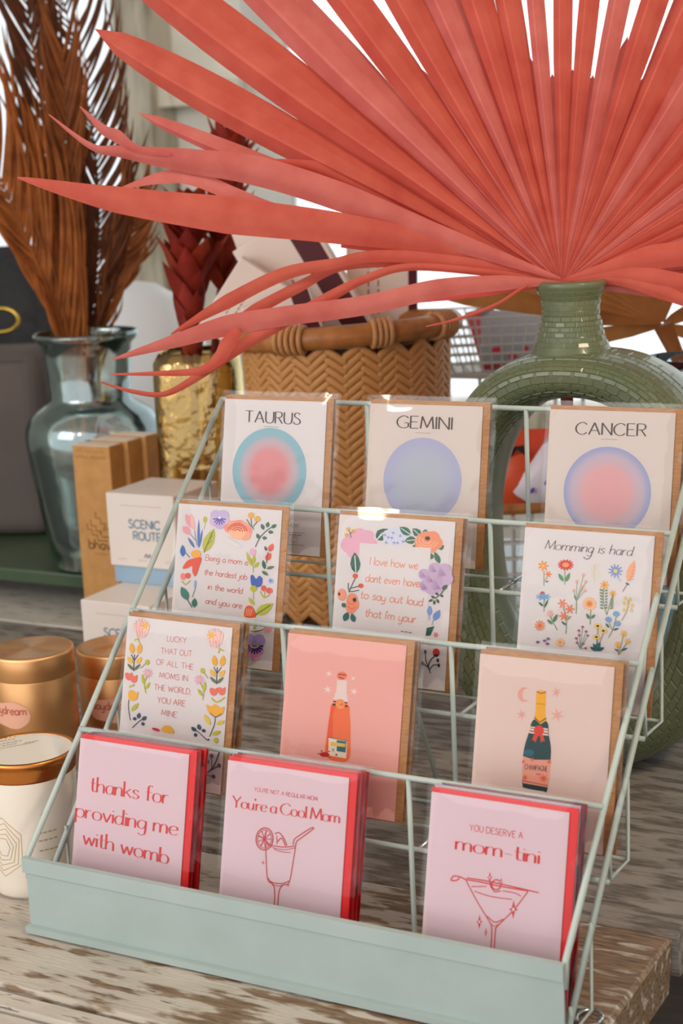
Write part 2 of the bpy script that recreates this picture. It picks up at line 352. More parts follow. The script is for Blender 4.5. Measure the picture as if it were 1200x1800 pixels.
def plank(x0, x1, y0, y1, z1, th, m):
    o = MB().box(x0, x1, y0, y1, z1-th, z1); nx = 24
    mb = MB(); rows = []
    for i in range(nx+1):
        x = x0+(x1-x0)*i/nx; j0 = random.uniform(-.0012, .0012); j1 = random.uniform(-.0012, .0012); e = random.uniform(-.004, .004) if i in (0, nx) else 0
        rows.append([Vector((x+e, y0+j0, z1-th)), Vector((x, y0+j0, z1-.003)), Vector((x-e, y0+.003+j0, z1)), Vector((x+e, (y0+y1)/2, z1)), Vector((x, y1-.003+j1, z1)), Vector((x-e, y1+j1, z1-.003)), Vector((x, y1+j1, z1-th)), Vector((x+e, y0+j0, z1-th))])
    mb.grid(rows); mb.add(rows[0][:7], [tuple(range(7))]); mb.add(rows[-1][:7], [tuple(range(6, -1, -1))])
    p = mb.build('plank', m, None, origin=((x0+x1)/2, (y0+y1)/2, z1)); p.parent = table; p.location = Vector(p.location)-table.location; return p
plank(-1.9, 0.46, -0.40, -0.113, -0.001, .035, m_plank1)
plank(-1.9, 0.482, -0.109, -0.085, -0.001, .04, m_plank1)
plank(-1.9, 0.483, -0.081, 0.195, 0.0, .05, m_plank3)
plank(-1.9, 0.489, 0.198, 0.478, 0.0, .035, m_plank2)
plank(-1.9, 0.483, 0.481, 0.76, 0.0, .035, m_plank2)
plank(-1.9, 0.486, 0.763, 1.04, 0.0, .035, m_plank1)
plank(-1.9, 0.483, 1.043, 1.32, 0.0, .035, m_plank1)
for x, y in ((.41, -.3), (.41, 1.2), (-1.8, -.3), (-1.8, 1.2)):
    o = MB().box(x-.04, x+.04, y-.04, y+.04, -.78, -.05).build('leg', m_plank2, table); o.location = -table.location
o = MB().box(.38, .405, -.26, 1.16, -.17, -.0505).build('apron', m_plank2, table); o.location = -table.location
o = MB().box(-1.8, .38, -.26, -.235, -.17, -.0505).build('apron', m_plank2, table); o.location = -table.location
# green riser shelf behind
m_green = mat('green_gloss_paint', (78, 96, 70), 0.25, noise=((62, 80, 62), 8, 0.3, 0.7), coat=0.3)
riser = empty('riser_shelf', (-0.6, 1.0, 0), label='low green painted riser shelf under the aqua glass jar', cat='shelf')
b_ = bevel(MB().box(-1.0, 0.78, -0.17, 0.22, 0.036, 0.056).build('board', m_green, riser), .003)
for x in (-.9, .2, .7):
    MB().box(x, x+.05, -0.13, 0.2, 0, 0.036).build('foot', m_green, riser)

# ------------------------------------------------------------------ wire card rack
W, DY, DZ, Z0 = 0.4684, 0.0855, 0.0823, 0.067
m_rack = mat('sage_enamel', (186, 196, 190), 0.38, noise=((176, 188, 181), 30, 0.35, 0.7), bump=0.06, bscale=300)
m_panel = mat('sage_enamel_sheet', (172, 186, 184), 0.42, noise=((165, 180, 177), 18, 0.35, 0.7), bump=0.08, bscale=250)
m_chrome = mat('bare_wire', (190, 196, 200), 0.2, metal=1.0)
rack = empty('card_rack', (0, 0, 0), label='sage green four-tier wire rack holding greeting cards', cat='card rack')
pan = MB().box(0, W, 0.0, 0.0022, 0.003, Z0-0.001).build('front_panel', m_panel, rack)
MB().box(-0.001, W+0.001, -0.0035, 0.0022, Z0-0.0125, Z0).build('upper_lip', m_panel, pan)
MB().box(-0.001, W+0.001, -0.006, 0.0022, 0.002, 0.0075).build('lower_lip', m_panel, pan)
rail = lambda y: Z0+y*DZ/DY
low = lambda y: 0.016+y
RW = 0.0026
for x in (0.0, W):
    MB().tube([(x, 0.003, Z0-.02), (x, 0.0045, Z0), (x, 4*DY, rail(4*DY))], RW, 8).build('side_rail', m_rack, rack, True)
    MB().tube([(x, 0.006, 0.012), (x, .15, low(.15)), (x, 4*DY+.004, low(4*DY))], RW, 8).build('lower_side_rail', m_rack, rack, True)
    for i in range(4):
        y, z = i*DY, Z0+i*DZ; zf = z-.062 if i else .006
        MB().tube([(x, y+.012, low(y+.012)), (x, y+.014, zf), (x, y+.055, zf-.002), (x, y+.056, low(y+.056))], 0.0015, 6).build('pocket_loop', m_rack, rack, True)
for i in range(1, 5):
    MB().tube([(0, i*DY, Z0+i*DZ), (W, i*DY, Z0+i*DZ)], 0.0024, 8).build('tier_wire', m_rack, rack, True)
for i in range(0, 4):
    y, z = i*DY, Z0+i*DZ; zf = z-.064 if i else .0035
    MB().tube([(0, y+.012, zf), (W, y+.012, zf)], 0.0022, 8).build('floor_wire', m_rack, rack, True)
    MB().tube([(0, y+.056, zf), (W, y+.056, zf)], 0.0014, 8).build('floor_wire', m_rack, rack, True)
    for x in (W/3, 2*W/3):
        MB().tube([(x, y+DY, z+DZ), (x, y+DY, zf+.004), (x, y+DY-.004, zf)], 0.0022, 8).build('divider_wire', m_rack, rack, True)
        MB().tube([(x, y+DY-.004, zf), (x, y+.012, zf)], 0.0016, 8).build('floor_hook', m_chrome if i % 2 == 1 else m_rack, rack, True)
MB().tube([(W+.002+.009*math.cos(a), .045+.012*math.sin(a), .0035) for a in (k*.45 for k in range(15))], .0016, 6).build('base_loop', m_chrome, rack, True)
for x, dx in ((W/3, -.03), (W/3, .05)):
    MB().tube([(x, 4*DY, Z0+3*DZ-.062), (x+dx, 4*DY+.03, .0022)], 0.0022, 8).build('rear_leg', m_rack, rack, True)
MB().tube([(W/3-.03, 4*DY+.03, 0.0024), (W/3+.05, 4*DY+.03, .0024)], 0.0018, 8).build('base_wire', m_rack, rack, True)

# ------------------------------------------------------------------ greeting cards
m_white = mat('card_white', (212, 201, 200), 0.6, bump=0.05, bscale=600)
m_cream = mat('card_cream', (206, 189, 180), 0.6, bump=0.05, bscale=600)
m_pinkc = mat('card_pale_pink', (212, 184, 191), 0.6, bump=0.05, bscale=600)
m_rose = mat('card_rose', (224, 160, 149), 0.6, bump=0.05, bscale=600)
m_blush = mat('card_blush', (214, 187, 177), 0.6, bump=0.05, bscale=600)
m_kraft = mat('kraft_paper', (190, 136, 86), 0.75, noise=((168, 116, 70), 120, 0.35, 0.7), stretch=(1, 1, 5), bump=0.1, bscale=400)
m_red = mat('red_envelope', (222, 26, 30), 0.5, bump=0.05, bscale=500)
m_film = film_mat('cellophane', 0.05, (0.995, 0.995, 0.995), 0.10, 26, 0.0, 1.4, k=.6)
CW, CH = 0.108, 0.14
ALPHA = [0.241, 0.246, 0.238, 0.200]
def film_mesh(seed, y0, y1, u0=-.004, u1=.1195, v0=-.003, v1=.1475):
    rnd = random.Random(seed); mb = MB(); nu, nv = 15, 18
    def side(y, sgn):
        rows = []
        for j in range(nv+1):
            r = []
            for i in range(nu+1):
                a, b = (i/nu)**.8, j/nv; e = min(a, 1-a, b, 1-b); k = min(1, e*9)
                yy = (y0+y1)/2+(y-(y0+y1)/2)*k + (rnd.uniform(-.00022, .00022) if k > .5 else rnd.uniform(-.0016, .0016))*(1 if e > 0 else 0)
                r.append(Vector((u0+(u1-u0)*a+(rnd.uniform(-.0006, .0006) if e == 0 else 0), yy, v0+(v1-v0)*b+(rnd.uniform(-.0006, .0006) if e == 0 else 0))))
            rows.append(r)
        return rows
    mb.grid(side(y0, -1)); mb.grid(side(y1, 1)); return mb
film_cache = {}
def card_thing(pos, alpha, yaw, mc, menv, label, group, seed, env=(0.0, .1145, -.001, .1435)):
    t = empty('greeting_card', pos, (-alpha, 0, yaw), label, 'greeting card', group)
    c = MB().box(0, CW, 0, .0009, 0, CH).build('card', mc, t)
    if menv: MB().box(env[0], env[1], .0012, .0022, env[2], env[3]).build('envelope', menv, t)
    k = seed % 5
    if k not in film_cache:
        film_cache[k] = film_mesh(k, -.0011, .0030).build('sleeve', m_film, t, True); return t, c
    o = film_cache[k].copy(); COL.objects.link(o); o.parent = t; return t, c
PITCHC = 0.0058
ORD = ['front', 'second', 'third', 'fourth', 'fifth']
STK = []
def stack(tier, x, dyk, yaw, n, mc, menv, desc, where, seed, mcs=None, **kw):
    a = ALPHA[tier]; base = Vector((x, tier*DY+.0223+dyk, Z0+tier*DZ-.0488)); back = Vector((0, math.cos(a), -math.sin(a)))
    front = None
    for k in range(n):
        rnd = random.Random(seed*31+k)
        j = Vector((rnd.uniform(-.0012, .0022), 0, rnd.uniform(-.0004, .0018))) if k else Vector((0, 0, 0))
        lab = desc if k == 0 else '%s card from the front in the %s stack' % (ORD[k], where)
        t, c = card_thing(base+back*(PITCHC*k)+j, a+(rnd.uniform(-.006, .004) if k else 0), yaw, (mcs[k] if mcs else mc), (m_pinkc if desc.startswith('pink card reading mom') and k == 1 else menv), lab, 'greeting cards on the wire rack', seed+k, **kw)
        if k == 0: front = (t, c)
    return front
SAL = (226, 120, 108); PINK = (240, 168, 178); GRN = (52, 108, 84); YEL = (240, 178, 60); LIME = (196, 190, 52); BLU = (84, 112, 190); CORAL = (238, 98, 76); DKG = (70, 78, 62); NAVY = (64, 78, 104); PEACH = (248, 170, 130)
BRN = (66, 42, 32); TINY = (150, 140, 136)
def tiny_line(p, x0, x1, y0, y1, c=TINY, n=8, w=4):
    for k in range(n):
        a = k/n; b = (k+.7)/n
        p.line([(x0+(x1-x0)*a, y0+(y1-y0)*a), (x0+(x1-x0)*b, y0+(y1-y0)*b)], c, w, False)
def glow_disc(parent, p, x, y, r, m):
    c = p.m((x, y)); rad = r*p.k; n = 64; mb = MB()
    o = mb.add([(rad*math.cos(2*math.pi*k/n), 0, rad*math.sin(2*math.pi*k/n)) for k in range(n)], [tuple(range(n))]).build('printed_circle', m, parent)
    o.location = (c[0], -.00009, c[1]); return o

# --- top tier: zodiac
t, c = stack(3, .0264, .0001, -.002, 2, m_white, m_kraft, 'TAURUS card with blue and pink blurred circle in top tier', 'TAURUS card', 11)
p = Print((160, 95), (905, 122), (868, 1270)); glow_disc(c, p, 495, 640, 272, radial('print_taurus', [(0, (240, 150, 150)), (.42, (240, 150, 152)), (.68, (214, 186, 194)), (.86, (150, 196, 210))]))
p.text('TAURUS', (312, 272), (716, 290), 86, BRN,.06, .15); tiny_line(p, 455, 565, 306, 312)
p.text('MENT', (640, 1056), (722, 1058), 26, (90, 80, 76), .06, .1); tiny_line(p, 640, 765, 1098, 1100); tiny_line(p, 650, 742, 1114, 1118, n=5, w=7); p.line([(670, 1130), (710, 1132), (708, 1172), (668, 1170), (670, 1130)], TINY, 3, False); tiny_line(p, 640, 765, 1188, 1192)
p.build('lettering', c)
t, c = stack(3, .1786, .0004, .010, 2, m_cream, m_kraft, 'GEMINI card with plain lavender circle in top tier', 'GEMINI card', 13)
p = Print((120, 115), (980, 145), (934, 1359)); glow_disc(c, p, 528, 705, 300, radial('print_gemini', [(0, (190, 196, 204)), (.5, (192, 194, 210)), (.95, (184, 182, 216))]))
p.text('GEMINI', (330, 302), (752, 318), 92, BRN,.06, .15); tiny_line(p, 475, 598, 340, 346); p.build('lettering', c)
t, c = stack(3, .3483, 0, .001, 2, m_cream, m_kraft, 'CANCER card with violet and pink blurred circle in top tier', 'CANCER card', 15)
p = Print((190, 150), (1158, 188), (1072, 1482)); glow_disc(c, p, 627, 790, 338, radial('print_cancer', [(0, (242, 170, 170)), (.45, (240, 172, 174)), (.72, (214, 186, 200)), (.95, (160, 168, 214))]))
p.text('CANCER', (390, 345), (930, 362), 92, BRN,.06, .15); tiny_line(p, 588, 716, 384, 388); p.build('lettering', c)

# --- third tier: floral
t, c = stack(2, .0213, 0, -.003, 1, m_white, m_kraft, 'floral card reading Being a mom is the hardest job', 'Being a mom card', 21)
p = Print((165, 118), (985, 170), (915, 1468))
for s_, a, b in (('Being a mom is', (385, 590), (722, 622)), ('the hardest job', (378, 708), (716, 740)), ('in the world', (408, 828), (682, 856)), ('and you are', (390, 946), (680, 976))): p.text(s_, a, b, 48, SAL, .12, None, .1, .12)
p.leaf((222, 208), (300, 340), 62, PINK); p.leaf((262, 200), (296, 345), 34, (246, 186, 180)); p.leaf((200, 310), (268, 382), 60, PINK); p.line([(268, 380), (310, 430)], (110, 120, 150), 5); p.line([(296, 345), (318, 470)], (130, 140, 150), 5)
p.leaf((330, 490), (330, 250), 22, BLU); p.leaf((335, 490), (362, 330), 18, BLU); p.leaf((300, 490), (243, 400), 24, (110, 124, 180))
p.ell(381, 252, 16, 26, LIME); p.line([(383, 278), (376, 330)], LIME, 4); p.leaf((375, 525), (455, 325), 88, LIME, (110, 120, 40)); 
for q in range(3): p.line([(395+q*16, 470-q*42), (440+q*6, 420-q*36)], (110, 120, 40), 4)
for dx, dy, r, cc in ((-30, -30, 44, (206, 184, 222)), (30, -30, 44, (206, 184, 222)), (-42, 22, 40, (222, 188, 218)), (42, 22, 40, (222, 188, 218)), (0, 40, 44, (206, 176, 220))): p.ell(498+dx, 245+dy, r, r, cc)
for k in range(7): a = math.pi*(.05+.15*k); p.line([(498, 240), (498+52*math.cos(a), 240+56*math.sin(a))], (98, 84, 176), 9, False)
p.ell(498, 236, 12, 10, (250, 240, 230))
for k in range(6): a = -2.6+k*.62; p.ell(640+70*math.cos(a), 350+60*math.sin(a), 46, 40, PEACH if k % 2 else (250, 150, 120))
p.ell(640, 350, 66, 60, (252, 192, 152))
for r in (24, 42, 60, 76): p.line([(640+r*math.cos(a), 350+r*.9*math.sin(a)) for a in (-2.9+.4*k for k in range(8))], (220, 82, 62), 9)
p.poly([(540, 380), (690, 470), (640, 480), (520, 420)], m_white)
for x, y in ((746, 212), (795, 242)): p.ell(x, y, 24, 24, YEL)
p.line([(770, 330), (740, 290), (712, 245)], DKG, 5); p.line([(745, 235), (752, 300)], DKG, 5); p.line([(795, 262), (760, 310)], DKG, 5)
p.line([(782, 470), (820, 390), (875, 330), (935, 290)], DKG, 6)
for a, b in (((845, 330), (828, 280)), ((872, 310), (880, 264)), ((905, 312), (944, 285)), ((880, 345), (922, 350)), ((835, 395), (872, 398)), ((812, 405), (792, 360))): p.leaf(a, b, 30, GRN)
p.leaf((890, 505), (918, 440), 44, CORAL); p.leaf((868, 580), (900, 515), 46, CORAL); p.leaf((870, 500), (855, 462), 22, GRN); p.line([(880, 510), (870, 600)], DKG, 5)
p.leaf((858, 650), (842, 575), 30, GRN); p.leaf((870, 645), (932, 625), 26, (110, 130, 80)); p.leaf((835, 665), (885, 700), 28, (90, 120, 90))
p.ell(762, 512, 26, 28, (238, 176, 206)); p.leaf((755, 625), (712, 512), 28, LIME); p.leaf((765, 610), (775, 535), 30, LIME); p.leaf((775, 640), (812, 592), 28, LIME); p.line([(768, 680), (765, 610)], LIME, 5)
p.poly([(748, 712), (766, 700), (790, 730), (815, 705), (840, 730), (825, 790), (760, 788)], (76, 104, 186), True); p.ell(772, 810, 26, 26, LIME); p.line([(770, 830), (772, 900)], LIME, 5); p.leaf((780, 945), (735, 885), 30, LIME)
p.ell(905, 742, 20, 22, (176, 192, 224)); p.ell(905, 742, 8, 9, BLU)
p.ell(850, 805, 20, 24, CORAL); p.ell(895, 822, 26, 24, CORAL); p.line([(822, 830), (855, 880), (900, 850)], LIME, 7); p.line([(858, 820), (858, 885)], LIME, 5)
p.leaf((792, 1020), (925, 925), 80, LIME, (120, 120, 40)); p.poly([(705, 1040), (712, 965), (750, 950), (780, 985), (788, 1040)], (232, 92, 50), True)
for k in range(4): p.line([(715+k*12, 1035), (722+k*14, 975)], (250, 170, 110), 6)
p.leaf((205, 565), (202, 465), 44, (80, 120, 190)); p.line([(225, 530), (262, 570)], BLU, 5)
p.ell(312, 540, 40, 34, (248, 184, 74)); p.poly([(205, 660), (240, 600), (300, 575), (356, 570), (340, 640), (310, 725), (285, 690), (280, 640), (240, 660)], CORAL, True)
p.ell(208, 730, 20, 28, (246, 140, 130)); p.ell(248, 722, 22, 24, CORAL); p.line([(200, 768), (230, 795), (268, 760)], LIME, 7); p.line([(306, 820), (310, 760)], (150, 180, 216), 16); p.line([(285, 900), (310, 820)], (140, 150, 150), 5)
p.leaf((250, 925), (195, 815), 66, (70, 134, 116)); p.line([(240, 910), (285, 985)], DKG, 6); p.leaf((302, 985), (306, 905), 46, (50, 120, 100))
for dx, dy, r, cc in ((-36, -60, 46, (176, 150, 206)), (36, -60, 46, (176, 150, 206)), (-30, 20, 40, (226, 150, 200)), (30, 20, 40, (226, 150, 200)), (0, 50, 46, (236, 150, 196))): p.ell(785+dx, 1290+dy, r, r*1.1, cc)
for k in range(9): a = math.pi*(.02+.12*k); p.line([(785, 1280), (785+68*math.cos(a), 1280+72*math.sin(a)-10)], (52, 50, 130), 13, False)
p.line([(750, 1275), (785, 1290), (820, 1272)], (246, 176, 110), 12); p.poly([(695, 1095), (725, 1072), (750, 1090), (735, 1115), (705, 1118)], (232, 92, 70), True); p.line([(755, 1160), (830, 1148), (880, 1110)], DKG, 5); p.flower(885, 1125, 40, 9, (240, 150, 160)); p.leaf((770, 1140), (800, 1090), 26, LIME)
p.build('artwork', c)

t, c = stack(2, .1862, 0, .006, 2, m_white, m_kraft, 'floral framed card reading I love how we dont even have', 'I love how we card', 23)
p = Print((140, 100), (965, 142), (888, 1340))
for dx, dy, r in ((-50, 55, 60), (-28, 20, 54), (30, -20, 50), (90, -10, 46), (110, 50, 50), (-20, 100, 50), (20, 40, 70)): p.ell(258+dx, 268+dy, r, r, (238, 176, 196))
p.leaf((408, 282), (492, 200), 84, (40, 92, 78), (230, 236, 230)); p.line([(425, 262), (450, 225)], (230, 236, 230), 4)
p.ell(540, 258, 84, 66, (222, 220, 236))
for x, y in ((530, 228), (580, 250), (495, 262), (560, 300), (600, 290), (480, 300), (520, 265), (600, 225), (470, 245), (535, 300)): p.star(x, y, 18, (140, 140, 190), 4, .25)
for a, b in (((655, 240), (574, 186)), ((725, 250), (668, 194)), ((695, 272), (610, 286))): p.leaf(a, b, 58, GRN, (210, 226, 216))
for a, b in (((750, 240), (762, 198)), ((845, 335), (888, 312)), ((712, 328), (664, 322)), ((858, 440), (820, 356)), ((796, 412), (800, 368))): p.leaf(a, b, 40, (60, 110, 80))
for dx, dy, r in ((0, 0, 72), (55, 20, 56), (-30, 20, 60), (25, 50, 50), (40, -20, 50)): p.ell(768+dx, 274+dy, r, r*.86, (246, 150, 106))
for r in (26, 46, 64): p.line([(768+r*1.2*math.cos(a), 276+r*.86*math.sin(a)) for a in (.2+.45*k for k in range(9))], (252, 186, 146), 7)
p.poly([(790, 330), (850, 318), (805, 366)], (246, 150, 106)); p.ell(772, 263, 18, 15, (70, 40, 34))
p.poly([(288, 306), (795, 332), (770, 900), (270, 870)], m_white)
for s_, a, b in (('I love how we', (360, 462), (704, 486)), ('dont even have', (330, 586), (714, 612)), ('to say out loud', (292, 708), (738, 746)), ("that I'm your", (326, 838), (688, 868))): p.text(s_, a, b, 58, (240, 146, 116), .11, None, .1, .1)
for x, y in ((205, 208), (243, 220), (192, 250)): p.ell(x, y, 14, 14, YEL)
p.line([(225, 270), (218, 235), (205, 215)], DKG, 4); p.line([(220, 240), (240, 225)], DKG, 4)
p.leaf((262, 530), (252, 376), 76, (44, 94, 74), (225, 232, 225)); 
for x, y in ((256, 548), (298, 618)): p.ell(x, y, 19, 17, (234, 92, 60))
p.line([(210, 670), (235, 610), (256, 565)], DKG, 5); p.line([(215, 640), (290, 620)], DKG, 5); p.line([(205, 600), (212, 660), (265, 655), (285, 650)], DKG, 5)
p.ell(158, 688, 32, 44, (246, 160, 130)); p.ell(140, 684, 8, 12, (90, 50, 40))
for dx, dy, r in ((0, 0, 56), (-10, 44, 50), (18, 24, 44)): p.ell(235+dx, 730+dy, r*.75, r, (246, 150, 110))
p.line([(200, 770), (235, 790), (258, 770)], (230, 110, 80), 6); p.line([(195, 735), (230, 755), (256, 742)], (230, 110, 80), 6); p.ell(252, 722, 14, 16, (80, 44, 38)); p.leaf((175, 880), (205, 812), 46, (40, 100, 92)); p.leaf((250, 885), (230, 820), 40, (40, 100, 92)); p.leaf((160, 750), (188, 780), 34, GRN)
for x, y, r in ((750, 520, 42), (825, 478, 46), (890, 490, 54), (905, 545, 46), (800, 540, 50), (760, 600, 44), (850, 590, 56), (800, 620, 46)): p.ell(x, y, r, r*.95, (208, 176, 206))
for x, y, r in ((750, 520, 34), (825, 478, 38), (890, 500, 44), (800, 550, 40), (760, 605, 36), (850, 595, 46)):
    for k in range(6): a = 2.4+k*.32; p.line([(x+r*.3, y+r*.5), (x+r*math.cos(a), y+r*math.sin(a))], (178, 138, 180), 4, False)
p.line([(905, 590), (870, 650), (820, 690)], DKG, 6); p.leaf((875, 625), (912, 588), 30, DKG)
for a, b in (((850, 660), (826, 650)), ((862, 665), (884, 672)), ((825, 685), (796, 672)), ((836, 690), (852, 722)), ((812, 695), (780, 712)), ((822, 700), (818, 735))): p.leaf(a, b, 18, DKG)
p.leaf((786, 812), (788, 740), 36, (130, 160, 216)); p.leaf((815, 845), (858, 768), 44, (120, 150, 212)); p.line([(785, 800), (784, 842)], (150, 160, 190), 4); p.line([(812, 845), (804, 880)], (150, 160, 190), 4)
p.poly([(768, 900), (820, 885), (792, 952), (760, 955)], (34, 84, 76)); p.flower(830, 945, 18, 6, (238, 120, 130)); p.flower(800, 1003, 20, 6, (238, 130, 150)); tiny_line(p, 585, 670, 932, 940, (90, 110, 130), 3, 5)
p.ell(834, 1070, 24, 28, (222, 62, 50)); p.poly([(812, 1085), (858, 1082), (840, 1102), (820, 1100)], (50, 48, 44)); p.line([(795, 1220), (780, 1170), (800, 1120), (828, 1095)], (60, 56, 60), 7); p.line([(785, 1185), (762, 1130), (756, 1060)], (60, 56, 60), 6); p.line([(790, 1195), (815, 1160), (860, 1160)], (60, 56, 60), 6); p.line([(785, 1185), (740, 1150)], (60, 56, 60), 6)
for x, y in ((757, 1070), (845, 1125), (852, 1160), (740, 1152)): p.ell(x, y, 9, 14, (60, 56, 60))
p.build('artwork', c)

t, c = stack(2, .3557, -.0005, -.011, 1, m_white, m_kraft, 'card reading Momming is hard above rows of wildflowers', 'Momming is hard card', 25)
p = Print((170, 100), (1015, 168), (915, 1350)); SB = (92, 58, 56); OR = (244, 150, 50)
p.text('Momming is hard', (300, 250), (868, 298), 62, SB, .045, .1, .1, .22)
p.line([(555, 305), (580, 320), (605, 300), (612, 265)], SB, 5); pass
def stem(pts, c=(128, 146, 108), w=5): p.line(pts, c, w)
stem([(290, 500), (292, 400)]); stem([(296, 470), (320, 430)]); p.flower(288, 365, 36, 7, OR, (250, 190, 90)); p.flower(322, 422, 24, 6, OR, (240, 120, 40)); p.leaf((300, 475), (325, 468), 10, GRN)
stem([(430, 490), (432, 390)]); p.flower(438, 358, 54, 14, (222, 62, 46), (250, 160, 80), .42, .75, sq=.7); p.leaf((422, 470), (388, 415), 26, (90, 150, 96)); p.leaf((436, 472), (465, 410), 26, (90, 150, 96))
stem([(625, 470), (628, 350)], (226, 212, 186), 5)
for k in range(9): p.ell(628+(-1)**k*18, 355+k*11, 9, 7, (240, 220, 186))
p.flower(762, 398, 46, 11, (128, 154, 206), (232, 208, 130), .3, .45); stem([(775, 440), (795, 465)], (170, 190, 210))
p.leaf((838, 470), (884, 325), 52, (248, 178, 130)); stem([(838, 480), (805, 535)], (150, 110, 90))
for k in range(6): p.line([(842+k*7, 460-k*20), (876+k*2, 452-k*20)], (240, 130, 90), 4, False)
p.leaf((825, 476), (850, 490), 14, GRN)
p.flower(285, 575, 52, 9, (116, 168, 208), None, inner=.5, sq=.5); p.ell(280, 548, 14, 10, (210, 70, 80)); stem([(288, 675), (290, 590)]); p.leaf((285, 640), (252, 610), 16, GRN); p.leaf((292, 650), (318, 590), 14, GRN)
for x, y in ((555, 425), (510, 470), (545, 505), (490, 530), (562, 530), (570, 470)): p.flower(x, y, 14, 5, (244, 180, 160)); stem([(505, 600), (x, y)], (150, 160, 120), 3)
stem([(502, 685), (506, 590)]); p.leaf((505, 600), (488, 555), 8, GRN)
p.flower(690, 492, 30, 7, (246, 180, 50), (236, 140, 40)); p.flower(742, 548, 24, 7, (246, 180, 50), (236, 140, 40)); stem([(700, 690), (680, 600), (685, 510)]); stem([(700, 690), (735, 570)])
for k in range(7): p.leaf((682, 650-k*20), (655, 640-k*20), 13, (110, 140, 100)); p.leaf((690, 650-k*20), (706+k, 634-k*18), 13, (110, 140, 100)); p.leaf((718+k*3, 650-k*14), (748, 640-k*14), 11, (110, 140, 100))
p.flower(590, 618, 46, 14, (246, 190, 150), (240, 150, 50), .5, .8); p.ell(590, 618, 12, 8, (210, 110, 40)); stem([(592, 755), (598, 655)]); p.leaf((588, 720), (568, 682), 20, (90, 130, 100)); p.leaf((600, 715), (626, 688), 18, (90, 130, 100))
for x, y in ((412, 618), (460, 655), (418, 702)): p.flower(x, y, 32, 6, (242, 128, 84), None, inner=.35)
stem([(432, 822), (436, 720), (415, 640)]); p.leaf((436, 730), (470, 700), 16, (140, 170, 110)); p.leaf((436, 765), (402, 738), 14, GRN)
p.flower(330, 688, 24, 7, (246, 180, 160)); stem([(375, 798), (345, 740), (332, 705)]); p.leaf((350, 745), (378, 690), 24, (80, 130, 90)); p.leaf((345, 760), (308, 728), 22, (80, 130, 90))
p.flower(260, 770, 38, 11, (240, 140, 60), (222, 84, 60), .3, .5)
for x, y in ((762, 682), (712, 720), (768, 745)): p.ell(x, y, 22, 19, (128, 164, 204))
stem([(710, 840), (740, 780), (762, 700)], (150, 150, 110)); stem([(735, 790), (712, 735)], (150, 150, 110)); p.leaf((715, 775), (692, 745), 16, GRN); p.leaf((740, 790), (778, 776), 14, GRN)
stem([(795, 725), (830, 660), (845, 580)], (170, 160, 100))
for x, y in ((822, 578), (852, 585), (812, 610), (865, 625), (812, 655), (858, 655), (835, 625)): p.ell(x, y, 8, 13, (238, 200, 100))
for x, y in ((543, 773), (518, 798), (565, 803), (575, 830), (500, 850), (520, 830), (545, 885), (560, 915), (505, 880)): p.ell(x, y, 9, 8, (190, 60, 90)); stem([(525, 920), (x, y)], (110, 150, 150), 3)
for x, y in ((642, 765), (678, 796), (632, 838)): p.flower(x, y, 28, 7, (250, 206, 110), (60, 40, 30), .36, .7, sq=.7); stem([(636, 920), (x, y+12)], (120, 140, 110), 4)
for a in ((588, 905), (610, 880), (655, 868), (682, 905), (636, 875)): p.leaf((634, 930), a, 24, (40, 96, 104))
for x, y in ((808, 812), (832, 862), (768, 885)): p.flower(x, y, 22, 6, (246, 184, 70)); stem([(772, 955), (x, y)], (140, 150, 90), 4)
p.leaf((775, 930), (745, 912), 12, DKG); p.leaf((785, 925), (832, 905), 14, DKG)
for x, y in ((314, 858), (308, 892), (244, 882), (290, 872)): p.ell(x, y, 12, 9, (140, 100, 150)); 
p.flower(394, 880, 30, 12, (248, 196, 150), (240, 160, 90), .4, .7); p.build('artwork', c)

# --- second tier
t, c = stack(1, .0179, -.0007, -.02, 3, m_white, m_kraft, 'floral bordered card reading LUCKY THAT OUT OF ALL THE MOMS', 'LUCKY card', 31)
p = Print((220, 155), (1020, 237), (880, 1550)); LC = (226, 128, 122)
for s_, a, b in (('LUCKY', (520, 355), (666, 368)), ('THAT OUT', (468, 455), (706, 472)), ('OF ALL THE', (428, 545), (712, 578)), ('MOMS IN', (450, 650), (666, 670)), ('THE WORLD,', (405, 748), (690, 775)), ('YOU ARE', (428, 850), (640, 872)), ('MINE.', (456, 948), (584, 966))): p.text(s_, a, b, 46, LC, .1, None, .2)
for bx, by, fl in ((325, 265, 1), (890, 330, -1)):
    for k in range(7): a = -2.5+k*.32; p.leaf((bx, by+70), (bx+78*math.cos(a)*fl, by+92*math.sin(a)), 46, (244, 186, 180) if k % 2 else (248, 204, 196))
    p.flower(bx+28*fl*(1 if fl > 0 else 1), by-30, 34, 6, (246, 184, 60)); p.line([(bx-20*fl, by+70), (bx-60*fl, by+90)], LIME, 8); p.line([(bx-30*fl, by+75), (bx-20*fl, by+110)], LIME, 8)
    for k in range(4): p.line([(bx-34+k*20, by+60), (bx-42+k*24, by+5)], (234, 150, 150), 4)
for ox, sc in ((258, 1), (893, 1)):
    yo = 0 if ox < 500 else 80
    for dx, dy in ((-14, -20), (46, -12)): p.leaf((ox+dx*.8, 465+yo), (ox+dx*1.2, 375+yo), 44, YEL)
    for dx in (-52, 60): p.leaf((ox+dx*.3, 545+yo), (ox+dx, 490+yo), 36, (246, 186, 70))
    p.line([(ox-8, 605+yo), (ox+4, 470+yo)], DKG, 6); p.leaf((ox-5, 600+yo), (ox-55, 545+yo), 24, (110, 120, 80)); p.leaf((ox-5, 600+yo), (ox+50, 545+yo), 24, (110, 120, 80)); p.line([(ox, 520+yo), (ox+34, 470+yo)], DKG, 5); p.line([(ox, 520+yo), (ox-22, 470+yo)], DKG, 5)
